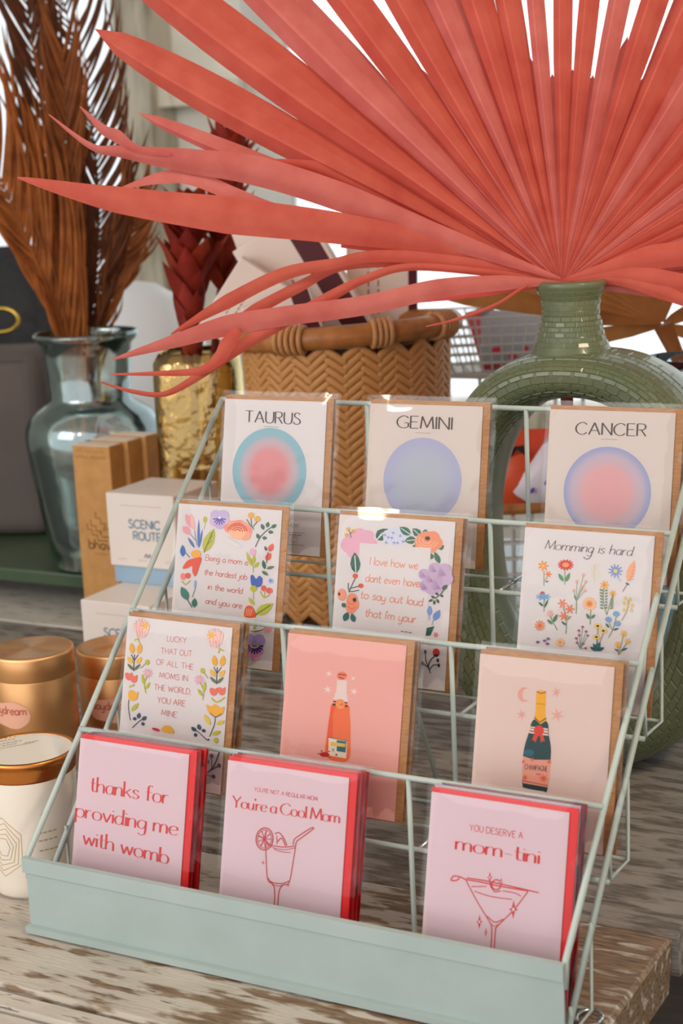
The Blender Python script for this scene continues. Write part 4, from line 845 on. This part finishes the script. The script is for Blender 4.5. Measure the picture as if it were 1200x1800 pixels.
# boxes in the basket
m_bxw = mat('carton_cream', (234, 218, 206), 0.55, bump=0.03, bscale=300); m_mar = mat('carton_maroon', (84, 24, 32), 0.5); m_tint = (170, 130, 120)
def carton(cx, cy, d, w, h, dep, roll, yaw, label, stripe=None, script=True, wside='right'):
    """carton standing in the basket; front face centre at a pixel, roll leans it to the side"""
    c0 = at(cx, cy, d); rot = Matrix.Rotation(yaw, 4, 'Z') @ Matrix.Rotation(roll, 4, 'Y')
    t = empty('carton', c0, (0, 0, 0), label, 'box', 'cream cartons in the straw basket'); t.rotation_euler = rot.to_euler()
    bevel(MB().box(-w/2, w/2, 0, dep, -h/2, h/2).build('carton_body', m_bxw, t), .0012, 1)
    if stripe:
        MB().box(stripe[0], stripe[1], -.0004, .0006, -h/2+.001, h/2-.001).build('maroon_band', m_mar, t)
    p = Print((0, 0), (100, 0), (100, 100), w, h)
    for k in range(2): tiny_line(p, 30+k*14, 30+k*14, 30, 70, (170, 110, 100), 7, 2.2)
    o = p.build('small_print', t); o.location = (-w/2, 0, -h/2)
    return t
carton(540, 520, 2.06, .105, .19, .045, -.50, .42, 'cream carton with maroon band leaning in middle of basket', (.018, .048))
carton(428, 540, 2.02, .07, .10, .04, .62, .5, 'small cream carton tilted at left of straw basket')
carton(505, 585, 1.985, .085, .09, .03, -.28, .5, 'cream carton with maroon end low against basket rim', (.018, .04))
carton(672, 500, 2.10, .09, .20, .04, .03, .5, 'upright cream carton with maroon edge at right of basket', (.033, .044))
carton(470, 465, 2.11, .06, .11, .04, -.3, .5, 'cream carton poking up at back left of basket')

# ------------------------------------------------------------------ aqua jar with brown palm fronds
JD = 2.36; jb = on_z(172, 1012, 0.0565); JD = (jb-CAM).dot(CF)+.06
jb = jb + Vector((CF.x, CF.y, 0)).normalized()*.06
u_ = JD/FPX
def jz(y): return at(150, y, JD).z-.0565
jar = empty('glass_jar', (jb.x, jb.y, 0.0565), label='aqua glass jar holding the brown palm fronds', cat='jar')
JR = lambda px_: px_/2*u_
jp = [(JR(135), .002), (JR(158), .012), (JR(170), jz(985)), (JR(186), jz(930)), (JR(206), jz(870)), (JR(226), jz(795)), (JR(233), jz(755)), (JR(228), jz(735)), (JR(206), jz(716)), (JR(172), jz(703)), (JR(146), jz(696)), (JR(139), jz(686)), (JR(144), jz(650)), (JR(150), jz(612)), (JR(154), jz(596)), (JR(170), jz(588)), (JR(178), jz(580)), (JR(178), jz(574))]
inner = [(max(r-.0035, .001), z) for r, z in jp[::-1]]
MB().lathe([(0, .002)]+jp+inner[:-1]+[(0, .008)], 56).build('body', m_aqua, jar, True)
m_fr = leaf_mat('frond_brown', (164, 94, 46), (122, 66, 32), 0.34, 0.6, 40); m_fr2 = leaf_mat('frond_dark', (118, 66, 38), (84, 46, 28), 0.3, 0.6, 40); m_fr3 = leaf_mat('frond_amber', (192, 112, 52), (146, 80, 36), 0.36, 0.6, 40)
def frond(rach, d, label, m, sides, n, seed, wl=7.0, base_w=.0035):
    """rach: pixel path base to tip; sides: list of (sign, length px list, angle deg list from the rachis)"""
    rnd = random.Random(seed); nP = len(rach)
    P = catmull([at(x, y, d[0]+(d[1]-d[0])*k/(nP-1)) for k, (x, y) in enumerate(rach)], 10); o0 = P[0].copy()
    t = empty('palm_frond', o0, label=label, cat='palm frond', group='brown palm fronds in the aqua jar')
    rb = t
    MB().tube([q-o0 for q in P], [base_w*(1-.75*i/(len(P)-1)) for i in range(len(P))], 6).build('midrib', m, t, True)
    for sg, ln, an in sides:
        for k in range(n):
            f = (k+.5+rnd.uniform(-.2, .2))/n; x = f*(len(P)-1); i = min(int(x), len(P)-2); q = P[i].lerp(P[i+1], x-i); tg = (P[i+1]-P[i]).normalized()
            tg = (tg-CF*tg.dot(CF)).normalized(); sd = CF.cross(tg).normalized()*sg
            if (sd.dot(CR) > 0) != (sg > 0): sd = -sd
            a = math.radians(interp(an, f)+rnd.uniform(-4, 4)); L = interp(ln, f)*rnd.uniform(.88, 1.1)*d[0]/FPX; wv = rnd.uniform(.8, 1.2)*wl*d[0]/FPX
            cu = rnd.uniform(.10, .24); dp = rnd.uniform(-.05, .03)
            pts = []
            for j in range(5):
                g = j/4; aa = a*(1-cu*2.2*g*g); pts.append(q+(tg*math.cos(aa)+sd*math.sin(aa))*(L*g)+CF*(dp*g))
            blade('leaflet', t, pts, [wv*.5, wv, wv*.9, wv*.6, wv*.05], m, .5, (rnd.uniform(-.5, .5), rnd.uniform(-.5, .5)), origin=o0)
    return t
jd_ = JD
frond([(150, 880), (128, 680), (105, 565), (60, 450), (10, 335), (-60, 180)], (jd_-.01, jd_-.06), 'amber brown palm frond leaning left in front of jar mouth', m_fr3, [(1, [120, 330, 330, 260, 240], [8, 16, 24, 28, 30]), (-1, [60, 120, 140, 150, 120], [8, 14, 22, 30, 30])], 64, 3, 8.5)
frond([(152, 880), (150, 640), (168, 480), (172, 330), (150, 160), (100, -40)], (jd_, jd_+.03), 'dark brown palm frond standing tallest with spiky right side', m_fr2, [(1, [70, 120, 160, 170, 180], [14, 26, 36, 42, 42]), (-1, [80, 160, 200, 220, 200], [8, 14, 20, 26, 30])], 70, 5, 7.5)
frond([(158, 880), (165, 660), (190, 540), (212, 470), (232, 400), (240, 340)], (jd_+.01, jd_+.03), 'short rust palm frond at right side of jar mouth', m_fr, [(1, [40, 70, 100, 90, 60], [12, 26, 36, 36, 30]), (-1, [60, 140, 160, 150, 100], [6, 12, 16, 18, 20])], 48, 7, 7.5)
frond([(146, 880), (138, 640), (120, 480), (90, 300), (60, 100), (40, -60)], (jd_+.02, jd_+.05), 'deep brown palm frond at back of jar behind the others', m_fr2, [(1, [100, 200, 220, 220, 200], [6, 12, 18, 24, 30]), (-1, [80, 160, 180, 180, 160], [6, 14, 20, 24, 30])], 64, 9, 9)
frond([(150, 880), (140, 660), (126, 540), (120, 400), (118, 260), (110, 90)], (jd_-.005, jd_-.02), 'brown palm frond rising upright in middle of jar', m_fr, [(1, [100, 180, 200, 170, 120], [6, 10, 14, 18, 22]), (-1, [80, 160, 200, 180, 140], [6, 10, 14, 18, 22])], 56, 11, 8)

# ------------------------------------------------------------------ amber vase with dried dark red stems
AD = 2.18; ab = at(352, 720, AD); az = lambda y: at(350, y, AD).z-.0565
av = empty('amber_vase', (ab.x, ab.y, .0565), label='crinkled amber glass vase with dark red stems', cat='vase')
m_amber = film_mat('amber_glass', .12, (.93, .80, .52), 1.0, 60, .16, 1.5, (1, .80, .42))
rw = 75*AD/FPX
mb = MB(); rows = []
for r, z in [(.9, .003), (1.0, .012), (1.0, az(850)), (1.0, az(660)), (.97, az(630)), (.85, az(612)), (.82, az(612)), (.92, az(640)), (.94, az(850)), (.94, .02), (.85, .01)]:
    row = []
    for k in range(41):
        a = 2*math.pi*k/40; x, y = sup(a, rw*r, rw*r, 4.0); w_ = 1+random.uniform(-.012, .012) if k < 40 else 1
        row.append(Vector((x*w_, y*w_, z)) if k < 40 else row[0].copy())
    rows.append(row)
mb.grid(rows); mb.add([Vector((v.x, v.y, .003)) for v in rows[0][:40]], [tuple(range(40))]); ob = mb.build('body', m_amber, av, True); ob.rotation_euler.z = .45
m_prot = leaf_mat('dried_red_leaf', (160, 52, 38), (112, 34, 28), 0.26, 0.5, 40); m_prot2 = leaf_mat('dried_rust_leaf', (186, 74, 46), (140, 50, 34), 0.3, 0.5, 40)
def lance(P0, dirv, L, w, m, parent, origin, cup=.35):
    dirv = dirv.normalized(); sd = dirv.cross(Vector((0, 0, 1)));  sd = sd.normalized() if sd.length > .1 else Vector((1, 0, 0)); nn = sd.cross(dirv).normalized(); rows = []
    for j in range(7):
        g = j/6; hw = w*math.sin(math.pi*min(1, .12+.88*g)**.9)*.5 if j < 6 else 0.0003; c0 = P0+dirv*(L*g)+nn*(cup*L*g*g*.35)-origin
        rows.append([c0-sd*hw+nn*hw*.5, c0, c0+sd*hw+nn*hw*.5])
    return MB().grid(rows).build('leaf', m, parent, True)
def protea(path, d, label, whorls, seed):
    rnd = random.Random(seed); n = len(path); P = catmull([at(x, y, d) for x, y in path], 8); o0 = P[0].copy()
    t = empty('dried_stem', o0, label=label, cat='dried flower', group='dried red stems in the amber vase')
    MB().tube([q-o0 for q in P], .006, 8).build('stem', m_prot, t, True)
    for (yy, L, cnt, spread, wd) in whorls:
        q = min(P, key=lambda v: abs(_piy(v)-yy))
        for k in range(cnt):
            a = 2*math.pi*(k+rnd.random()*.5)/cnt; el = spread*rnd.uniform(.75, 1.2)
            dv = Vector((math.cos(a)*math.sin(el), math.sin(a)*math.sin(el), math.cos(el)))
            lance(q+Vector((math.cos(a), math.sin(a), 0))*.008+Vector((0, 0, rnd.uniform(-.012, .012))), dv, L*rnd.uniform(.8, 1.15)*d/FPX, wd*d/FPX, m_prot2 if rnd.random() < .3 else m_prot, t, o0)
    return t
def _piy(P): d_ = P-CAM; return 900-FPX*d_.dot(CU)/d_.dot(CF)
protea([(360, 950), (375, 650), (395, 450), (405, 310), (408, 290)], AD+.02, 'tall dried red stem with crown of pointed leaves', [(300, 80, 14, .5, 32), (302, 78, 12, .85, 30), (350, 66, 11, .8, 32), (395, 70, 10, .7, 32), (440, 74, 9, .7, 34), (500, 84, 9, .6, 38)], 21)
protea([(345, 950), (342, 700), (335, 560), (338, 400), (330, 372)], AD-.03, 'shorter dried red stem with broad overlapping leaves', [(385, 66, 11, .9, 32), (430, 84, 11, .75, 42), (485, 96, 11, .65, 46), (535, 100, 10, .55, 46), (590, 90, 9, .4, 40), (640, 80, 7, .3, 34)], 23)

# ------------------------------------------------------------------ boxes at the left
m_lid = mat('carton_white', (230, 218, 210), 0.5, bump=0.03, bscale=300); m_bb = mat('carton_blue', (150, 178, 200), 0.5)
def scenic(fl, zb_, label, w=.1, h=.114):
    t = empty('candle_box', (fl.x, fl.y, zb_), label=label, cat='box', group='white candle boxes with blue base')
    bevel(MB().box(.003, w-.003, .003, w-.003, 0, .06).build('base', m_bb, t), .0008, 1)
    lid = bevel(MB().box(0, w, 0, w, .022, h).build('lid', m_lid, t), .001, 1)
    p = Print((0, 0), (100, 0), (100, 100), w, h-.022)
    gc = (138, 158, 176)
    tiny_line(p, 22, 82, 16, 16, (200, 190, 186), 14, 1)
    p.text('SCENIC', (32, 46), (78, 46), 11, gc, .2); p.text('ROUTE', (38, 62), (78, 62), 11, gc, .2)
    p.line([(52, 86), (55, 81), (57, 86), (60, 81), (62, 86), (66, 83), (70, 86)], (110, 120, 140), 1.4)
    for x in (12, 42, 82): tiny_line(p, x, x+14, 90, 90, (200, 190, 186), 5, 1)
    o = p.build('lettering', lid); o.location = (0, 0, .022); return t
zm = .114
scenic(on_z(140.6, 1054, zm), 0.0, 'lower white candle box half hidden behind the copper tins')
scenic(on_z(197, 1023, zm), zm, 'white SCENIC ROUTE candle box with blue base on top of another')
m_bh = mat('kraft_carton', (204, 150, 88), 0.65, noise=((190, 136, 76), 60, 0.35, 0.7), bump=0.05, bscale=300); m_bht = mat('carton_top', (232, 214, 196), 0.6)
bh_d = 2.19; b0 = at(126, 783, bh_d); bt = b0.z
for k, lab in enumerate(('front kraft incense box printed bhava', 'middle kraft incense box of the three', 'rear kraft incense box of the three')):
    w_, dp_ = .060, .030
    t = empty('incense_box', (b0.x+k*.007, b0.y+k*(dp_+.003), 0.0), (0, 0, .02-.02*k), lab, 'box', 'kraft incense boxes')
    bevel(MB().box(0, w_, 0, dp_, 0, bt+.002*k).build('carton_body', m_bh, t), .0008, 1)
    MB().box(.001, w_-.001, .001, dp_-.001, bt+.002*k, bt+.002*k+.0006).build('top_flap', m_bht, t)
    if k == 0:
        p = Print((126, 783), (196, 787), (212, 1185), w_, bt); ic = (120, 74, 36)
        p.text('all natural', (134, 796), (186, 800), 7, (176, 126, 70), .14, None, .2); p.text('HERBAL INCENSE', (132, 809), (190, 813), 6, (176, 126, 70), .14, None, .2)
        pl = Print((126, 783), (196, 787), (212, 1185), w_, bt)
        for x, y in ((150, 946), (157, 938), (166, 922)):
            pl.line([(x, y), (x+1, y+13), (x+9, y+13), (x+10, y+24), (x+19, y+25), (x+20, y+36), (x+38, y+37)], ic, 1.8, False); pl.line([(x+25, y+24), (x+25.5, y+14)], ic, 1.8, False)
        pl.build('logo', t)
        p.text('bhava', (153, 999), (205, 1002), 20, ic, .14, None, .14)
        tiny_line(p, 164, 190, 1010, 1011, (170, 116, 64), 5, 1.5); p.build('lettering', t)

# ------------------------------------------------------------------ tins
def brushed(name, rgb, rgb2, rough=.28):
    m = mat(name, rgb, rough, metal=1.0); nt = m.node_tree; b = nt.nodes['Principled BSDF']
    tg = nt.nodes.new('ShaderNodeTangent'); tg.direction_type = 'RADIAL'; tg.axis = 'Z'
    b.inputs['Anisotropic'].default_value = .85; nt.links.new(tg.outputs[0], b.inputs['Tangent']); return m
m_cop = brushed('brushed_copper', (246, 186, 128), None, .32); m_cop2 = brushed('copper_rim', (214, 136, 70), None, .25)
m_lab = mat('peach_label', (240, 178, 150), .5); m_tin = mat('tin_white', (238, 226, 212), .35, coat=.3); m_gold = (176, 136, 80)
def wrap(poly, r, c0, zc, parent, m, name, a0):
    """flat shape (arc mm, z) bent round a cylinder"""
    mb = MB(); mb.add([(r*math.cos(a0+x/r), r*math.sin(a0+x/r), zc+z) for x, z in poly], [tuple(range(len(poly)))]); return mb.build(name, m, parent)
def wrap_text(s_, r, a0, z, hgt, width, m, parent, thin=.12):
    st, Wd = text_strokes(s_, .14); mb = MB(); k = width/Wd
    for q in st:
        n = len(q)
        if n < 2: continue
        V = []
        for sg in (1, -1):
            for i in range(n):
                a = q[max(i-1, 0)]; b = q[min(i+1, n-1)]; dx, dy = (b[0]-a[0])*k, (b[1]-a[1])*hgt; l = math.hypot(dx, dy) or 1e-9
                x = q[i][0]*k-sg*dy/l*thin*hgt/2-width/2; zz = q[i][1]*hgt+sg*dx/l*thin*hgt/2
                V.append((r*math.cos(a0+x/r), r*math.sin(a0+x/r), z+zz))
        mb.add(V, [(i, i+1, n+i+1, n+i) for i in range(n-1)])
    return mb.build('lettering', m, parent)
def tin_copper(cx, cy, d, r, label, la):
    c0 = at(cx, cy, d); h = c0.z; t = empty('copper_tin', (c0.x, c0.y, 0), label=label, cat='tin', group='copper tins')
    MB().lathe([(0, 0.001), (r*.97, 0.001), (r*.99, .004), (r*.99, h-.028), (r*.96, h-.024)], 64).build('body', m_cop, t, True)
    ld = MB().lathe([(r*.995, h-.026), (r, h-.024), (r, h-.003), (r*.985, h-.0005), (r*.96, h), (r*.9, h), (r*.5, h), (.0005, h)], 64).build('lid', m_cop, t, True)
    zl = h-.060; pts = [(.024*math.cos(a)*(1+.12*math.sin(2*a)), .0125*math.sin(a)*(1+.15*math.cos(3*a))) for a in (2*math.pi*k/28 for k in range(28))]
    # label bent round the tin in slices
    mb = MB()
    for k in range(24):
        x0, x1 = -.026+.052*k/24, -.026+.052*(k+1)/24
        f_ = lambda x: .0135*max(0, 1-abs(x/.026)**3)**.5*(1+.1*math.sin(x*160))
        mb.add([((r*1.0)*math.cos(la+x/r), (r*1.0)*math.sin(la+x/r), zl+s_*f_(x)) for x, s_ in ((x0, -1), (x1, -1), (x1, 1), (x0, 1))], [(0, 1, 2, 3)])
    mb.build('label', m_lab, t, True); wrap_text('daydream', r*1.005, la, zl+.001, .0085, .044, mat('ink_tin', (196, 100, 80), .5), t, .15)
    return t
la0 = math.atan2(CAM.y-.2, CAM.x+.2)
tin_copper(54, 1138, 1.72, .0445, 'large copper tin with peach label behind the white tin', la0-.75)
tin_copper(205, 1134, 1.80, .0445, 'copper tin with peach label beside the wire rack', la0-.35)
wt = at(45, 1316, 1.435); hw_ = wt.z; RT = .0415
tin = empty('white_tin', (wt.x, wt.y, 0), label='white tin with copper rimmed paper lid beside the rack', cat='tin')
MB().lathe([(0, .001), (RT*.9, .001), (RT*.97, .005), (RT*1.0, .012), (RT, hw_-.018)], 64).build('body', m_tin, tin, True)
MB().lathe([(RT*.99, hw_-.020)]+[(RT*(1.0+.03*(k % 2)), hw_-.018+k*.0021) for k in range(7)]+[(RT*1.04, hw_-.004), (RT*1.04, hw_), (RT*.99, hw_+.0008), (RT*.97, hw_-.001)], 64).build('lid_rim', m_cop2, tin, True)
lidp = MB().disc(RT*.975, hw_-.0008, 64).build('lid_label', m_tin, tin)
p = Print((0, 0), (100, 0), (100, 100), .07, .07)
for x0, y0, x1, n in ((30, 30, 64, 6), (34, 40, 60, 5), (30, 50, 66, 7), (38, 58, 58, 4), (66, 62, 84, 4)): tiny_line(p, x0, x1, y0, y0, m_gold, n, 1.4)
p.line([(20, 66), (78, 66)], m_gold, .8, False); p.flower(24, 78, 6, 6, m_gold); ol = p.build('lid_print', lidp); ol.rotation_euler = (-math.pi/2, 0, .9); ol.location = (-.047+.028, -.0+.047*.0-.04, hw_-.0006)
def on_tin(name, segs, w):
    mb = MB(); r = RT*1.004
    for (x0, z0), (x1, z1) in segs:
        n = 4; dx, dz = x1-x0, z1-z0; l = math.hypot(dx, dz) or 1; ox, oz = -dz/l*w/2, dx/l*w/2
        V = [(r*math.cos(a_), r*math.sin(a_), zz) for sg in (1, -1) for i in range(n+1) for a_, zz in [(lat+(x0+dx*i/n+sg*ox)/r, z0+dz*i/n+sg*oz)]]
        mb.add(V, [(i, i+1, n+2+i, n+1+i) for i in range(n)])
    return mb.build(name, mat('tin_gold_ink', (198, 164, 116), .5), tin)
lat = la0-.55; sg_ = []
for k in range(5):
    s0 = .006+.003*k; cx_, cz_ = -.006, .05; q_ = [(cx_+s0*1.1*math.cos(a+k*.12), cz_+s0*1.5*math.sin(a+k*.12)) for a in (0, 1.05, 2.1, 3.14, 4.19, 5.24)]
    sg_ += [(q_[i], q_[(i+1) % 6]) for i in range(6)]
on_tin('line_pattern', sg_, .0006)
on_tin('small_print', [((x, z), (x+.0035, z)) for z in (.062, .055, .046, .035) for x in [.026+.0045*i for i in range(4)]]+[((.03, .078), (.034, .082)), ((.034, .082), (.038, .082)), ((.031, .077), (.033, .073)), ((.032, .079), (.035, .078))], .0013)

# ------------------------------------------------------------------ wire baskets with packets behind the vase
m_wire = mat('white_wire', (206, 206, 202), .4)
def wire_basket(cx, cy, d, w, dep, h, label, yaw=.5, rim=None, zbase=None):
    c0 = at(cx, cy, d); z0 = c0.z-h if zbase is None else zbase; h = c0.z-z0
    t = empty('wire_basket', (c0.x, c0.y, z0), (0, 0, yaw), label, 'basket')
    def lp(f, k): return [Vector((sx*w/2*f, sy*dep/2*f, k)) for sx, sy in ((-1, -1), (1, -1), (1, 1), (-1, 1), (-1, -1))]
    mb = MB()
    for k in range(7): f = .72+.28*k/6; L = lp(f, h*k/6); [mb.tube([L[i], L[i+1]], .0016, 5) for i in range(4)]
    for i in range(4):
        for k in range(11):
            g = k/11; a = lp(.72, 0); b = lp(1, h); mb.tube([a[i].lerp(a[i+1], g), b[i].lerp(b[i+1], g)], .0014, 5)
    for k in range(8): g = k/7; a = lp(.72, 0); mb.tube([a[0].lerp(a[1], g), a[3].lerp(a[2], g)], .0014, 5)
    stuff(mb.build('wire_grid', m_wire, t))
    if rim: bevel(MB().tube(lp(1.02, h+.004), .007, 8).build('wooden_rim', rim, t), .001)
    return t, c0, z0
def packet(cx, cy, d, w, h, rgb, roll, yaw, label, pr=None, th=.012):
    c0 = at(cx, cy, d); rot = Matrix.Rotation(yaw, 4, 'Z') @ Matrix.Rotation(roll, 4, 'Y')
    t = empty('packet', c0, rot.to_euler(), label, 'packet', 'packets in the wire baskets'); rows = []
    m = mat('packet_%d_%d_%d' % rgb, rgb, .35, bump=.3, bscale=40)
    for sgn in (-1, 1):
        rows = [[Vector((-w/2+w*i/6, sgn*th*math.sin(math.pi*i/6)**.6*math.sin(math.pi*j/6)**.6 if 0 < i < 6 and 0 < j < 6 else 0, -h/2+h*j/6)) for i in range(7)] for j in range(7)]
        MB().grid(rows).build('front_film' if sgn < 0 else 'back_film', m, t, True)
    if pr:
        mb = MB()
        for (x, z, rx, rz) in pr[1]: mb.add([(x*w+rx*w*math.cos(a), -th-.001, z*h+rz*h*math.sin(a)) for a in (2*math.pi*k/14 for k in range(14))], [tuple(range(14))])
        mb.build('printed_mark', mat('packet_print_%d_%d_%d' % pr[0], pr[0], .4), t)
    return t
wire_basket(900, 868, 2.12, .30, .22, .2, 'white wire basket with wooden rim seen through ring vase', rim=m_cane, zbase=.0565)
packet(918, 812, 2.10, .075, .085, (232, 84, 52), .02, .5, 'orange red packet standing in the lower wire basket')
packet(885, 800, 2.16, .05, .10, (60, 120, 70), .1, .5, 'green packet at back of the lower wire basket')
packet(893, 842, 2.075, .05, .08, (36, 30, 32), -.1, .5, 'black packet in the lower wire basket')
packet(905, 850, 2.055, .05, .07, (226, 88, 50), .7, .5, 'orange packet leaning low in the lower wire basket', th=.009)
packet(958, 832, 2.045, .045, .085, (232, 226, 236), .6, .5, 'white packet with purple mark in the lower wire basket', ((110, 80, 180), [(-.1, -.3, .06, .05), (.1, -.1, .04, .04)]))
stand = empty('basket_stand', at(905, 700, 2.34)*1, label='white wire stand carrying the upper basket behind the vase', cat='stand')
sb = at(905, 700, 2.34); 
for dx, dy in ((-.08, -.05), (.08, -.05), (.08, .06), (-.08, .06)):
    z1 = at(880, 640, 2.34).z-.012; o = MB().tube([(dx, dy, .0565-sb.z if sb.y+dy < 1.24 else -sb.z), (dx, dy, z1-sb.z)], .003, 6).build('leg', m_wire, stand, True)
z1 = at(880, 640, 2.34).z
MB().box(-.1, .1, -.07, .08, z1-.012-sb.z, z1-.006-sb.z).build('tray', m_wire, stand)
wire_basket(880, 548, 2.34, .20, .16, .08, 'upper white wire basket of grey and red packets behind vase', zbase=z1-.005)
packet(900, 592, 2.32, .09, .075, (186, 192, 204), .05, .5, 'grey blue packet with red spots in upper wire basket', ((226, 60, 90), [(-.25, -.25, .09, .08), (0, -.35, .07, .06), (.2, -.2, .05, .05)]))
packet(857, 596, 2.33, .04, .09, (228, 96, 110), -.25, .5, 'pinkish red packet edge in upper wire basket')
packet(950, 580, 2.34, .04, .06, (196, 120, 50), .1, .5, 'amber packet in upper wire basket')

# ------------------------------------------------------------------ far left: taupe bin, black bag, white shade
m_taupe = mat('taupe_felt', (104, 92, 86), .9, noise=((86, 78, 78), 6, .35, .7), bump=.3, bscale=200)
tb = on_z(30, 945, .0565)
bb = empty('storage_bin', (tb.x, tb.y, .0565), (0, 0, .35), 'taupe rounded fabric bin left of the aqua jar', 'bin')
ztb = at(30, 612, (tb-CAM).dot(CF)).z-.0565
o = MB().box(-.28, .06, 0, .16, 0, ztb).build('bin_body', m_taupe, bb); bevel(o, .03, 5)
MB().tube([(-.27, -.001, ztb-.01), (.03, -.001, ztb-.012)], .0015, 6).build('seam', m_taupe, bb)
bg_ = at(20, 560, 2.95); 
bag = empty('handbag', (bg_.x, bg_.y, .0565), (0, 0, .4), 'black bag with gold ring behind the taupe bin', 'bag')
m_blk = mat('black_leather', (20, 20, 21), .55, bump=.5, bscale=120)
rows = [[Vector(((-.17+.34*i/10)*(1-.25*(j/8)**2), (-.07 if i not in (0, 10) else 0)*math.sin(math.pi*(.15+.85*j/8)) + .008*math.sin(i*1.7+j), (bg_.z+.07)*j/8)) for i in range(11)] for j in range(9)]
mbb = MB().grid(rows); mbb.grid([[Vector((v.x, .06-v.y, v.z)) for v in r] for r in rows]); mbb.build('bag_body', m_blk, bag, True)
rg = at(2, 563, 2.84)
ring = MB().tube([CR*(.030*math.cos(a))+CU*(.021*math.sin(a))+CF*(.004*math.sin(a)) for a in (2*math.pi*k/28 for k in range(29))], .0035, 8, False).build('ring', mat('gold', (226, 186, 84), .22, metal=1.0), bag, True)
ring.parent = bag; bpy.context.view_layer.update(); ring.matrix_world = Matrix.Translation(rg)
sh = at(255, 700, 2.75)
shade = empty('lamp', (sh.x, sh.y, .0), label='white domed lamp shade behind the aqua jar', cat='lamp')
m_shade = mat('white_shade', (240, 242, 246), .4)
sz = at(255, 490, 2.75).z
MB().lathe([(.125, sz-.26), (.12, sz-.16), (.1, sz-.08), (.07, sz-.03), (.03, sz-.005), (.001, sz)], 40).build('shade', m_shade, shade, True)
MB().tube([(0, 0, .01), (0, 0, sz-.02)], .008, 8).build('post', m_shade, shade, True); MB().lathe([(0, .0), (.07, .0), (.07, .01), (0, .014)], 32).build('base', m_shade, shade, True)
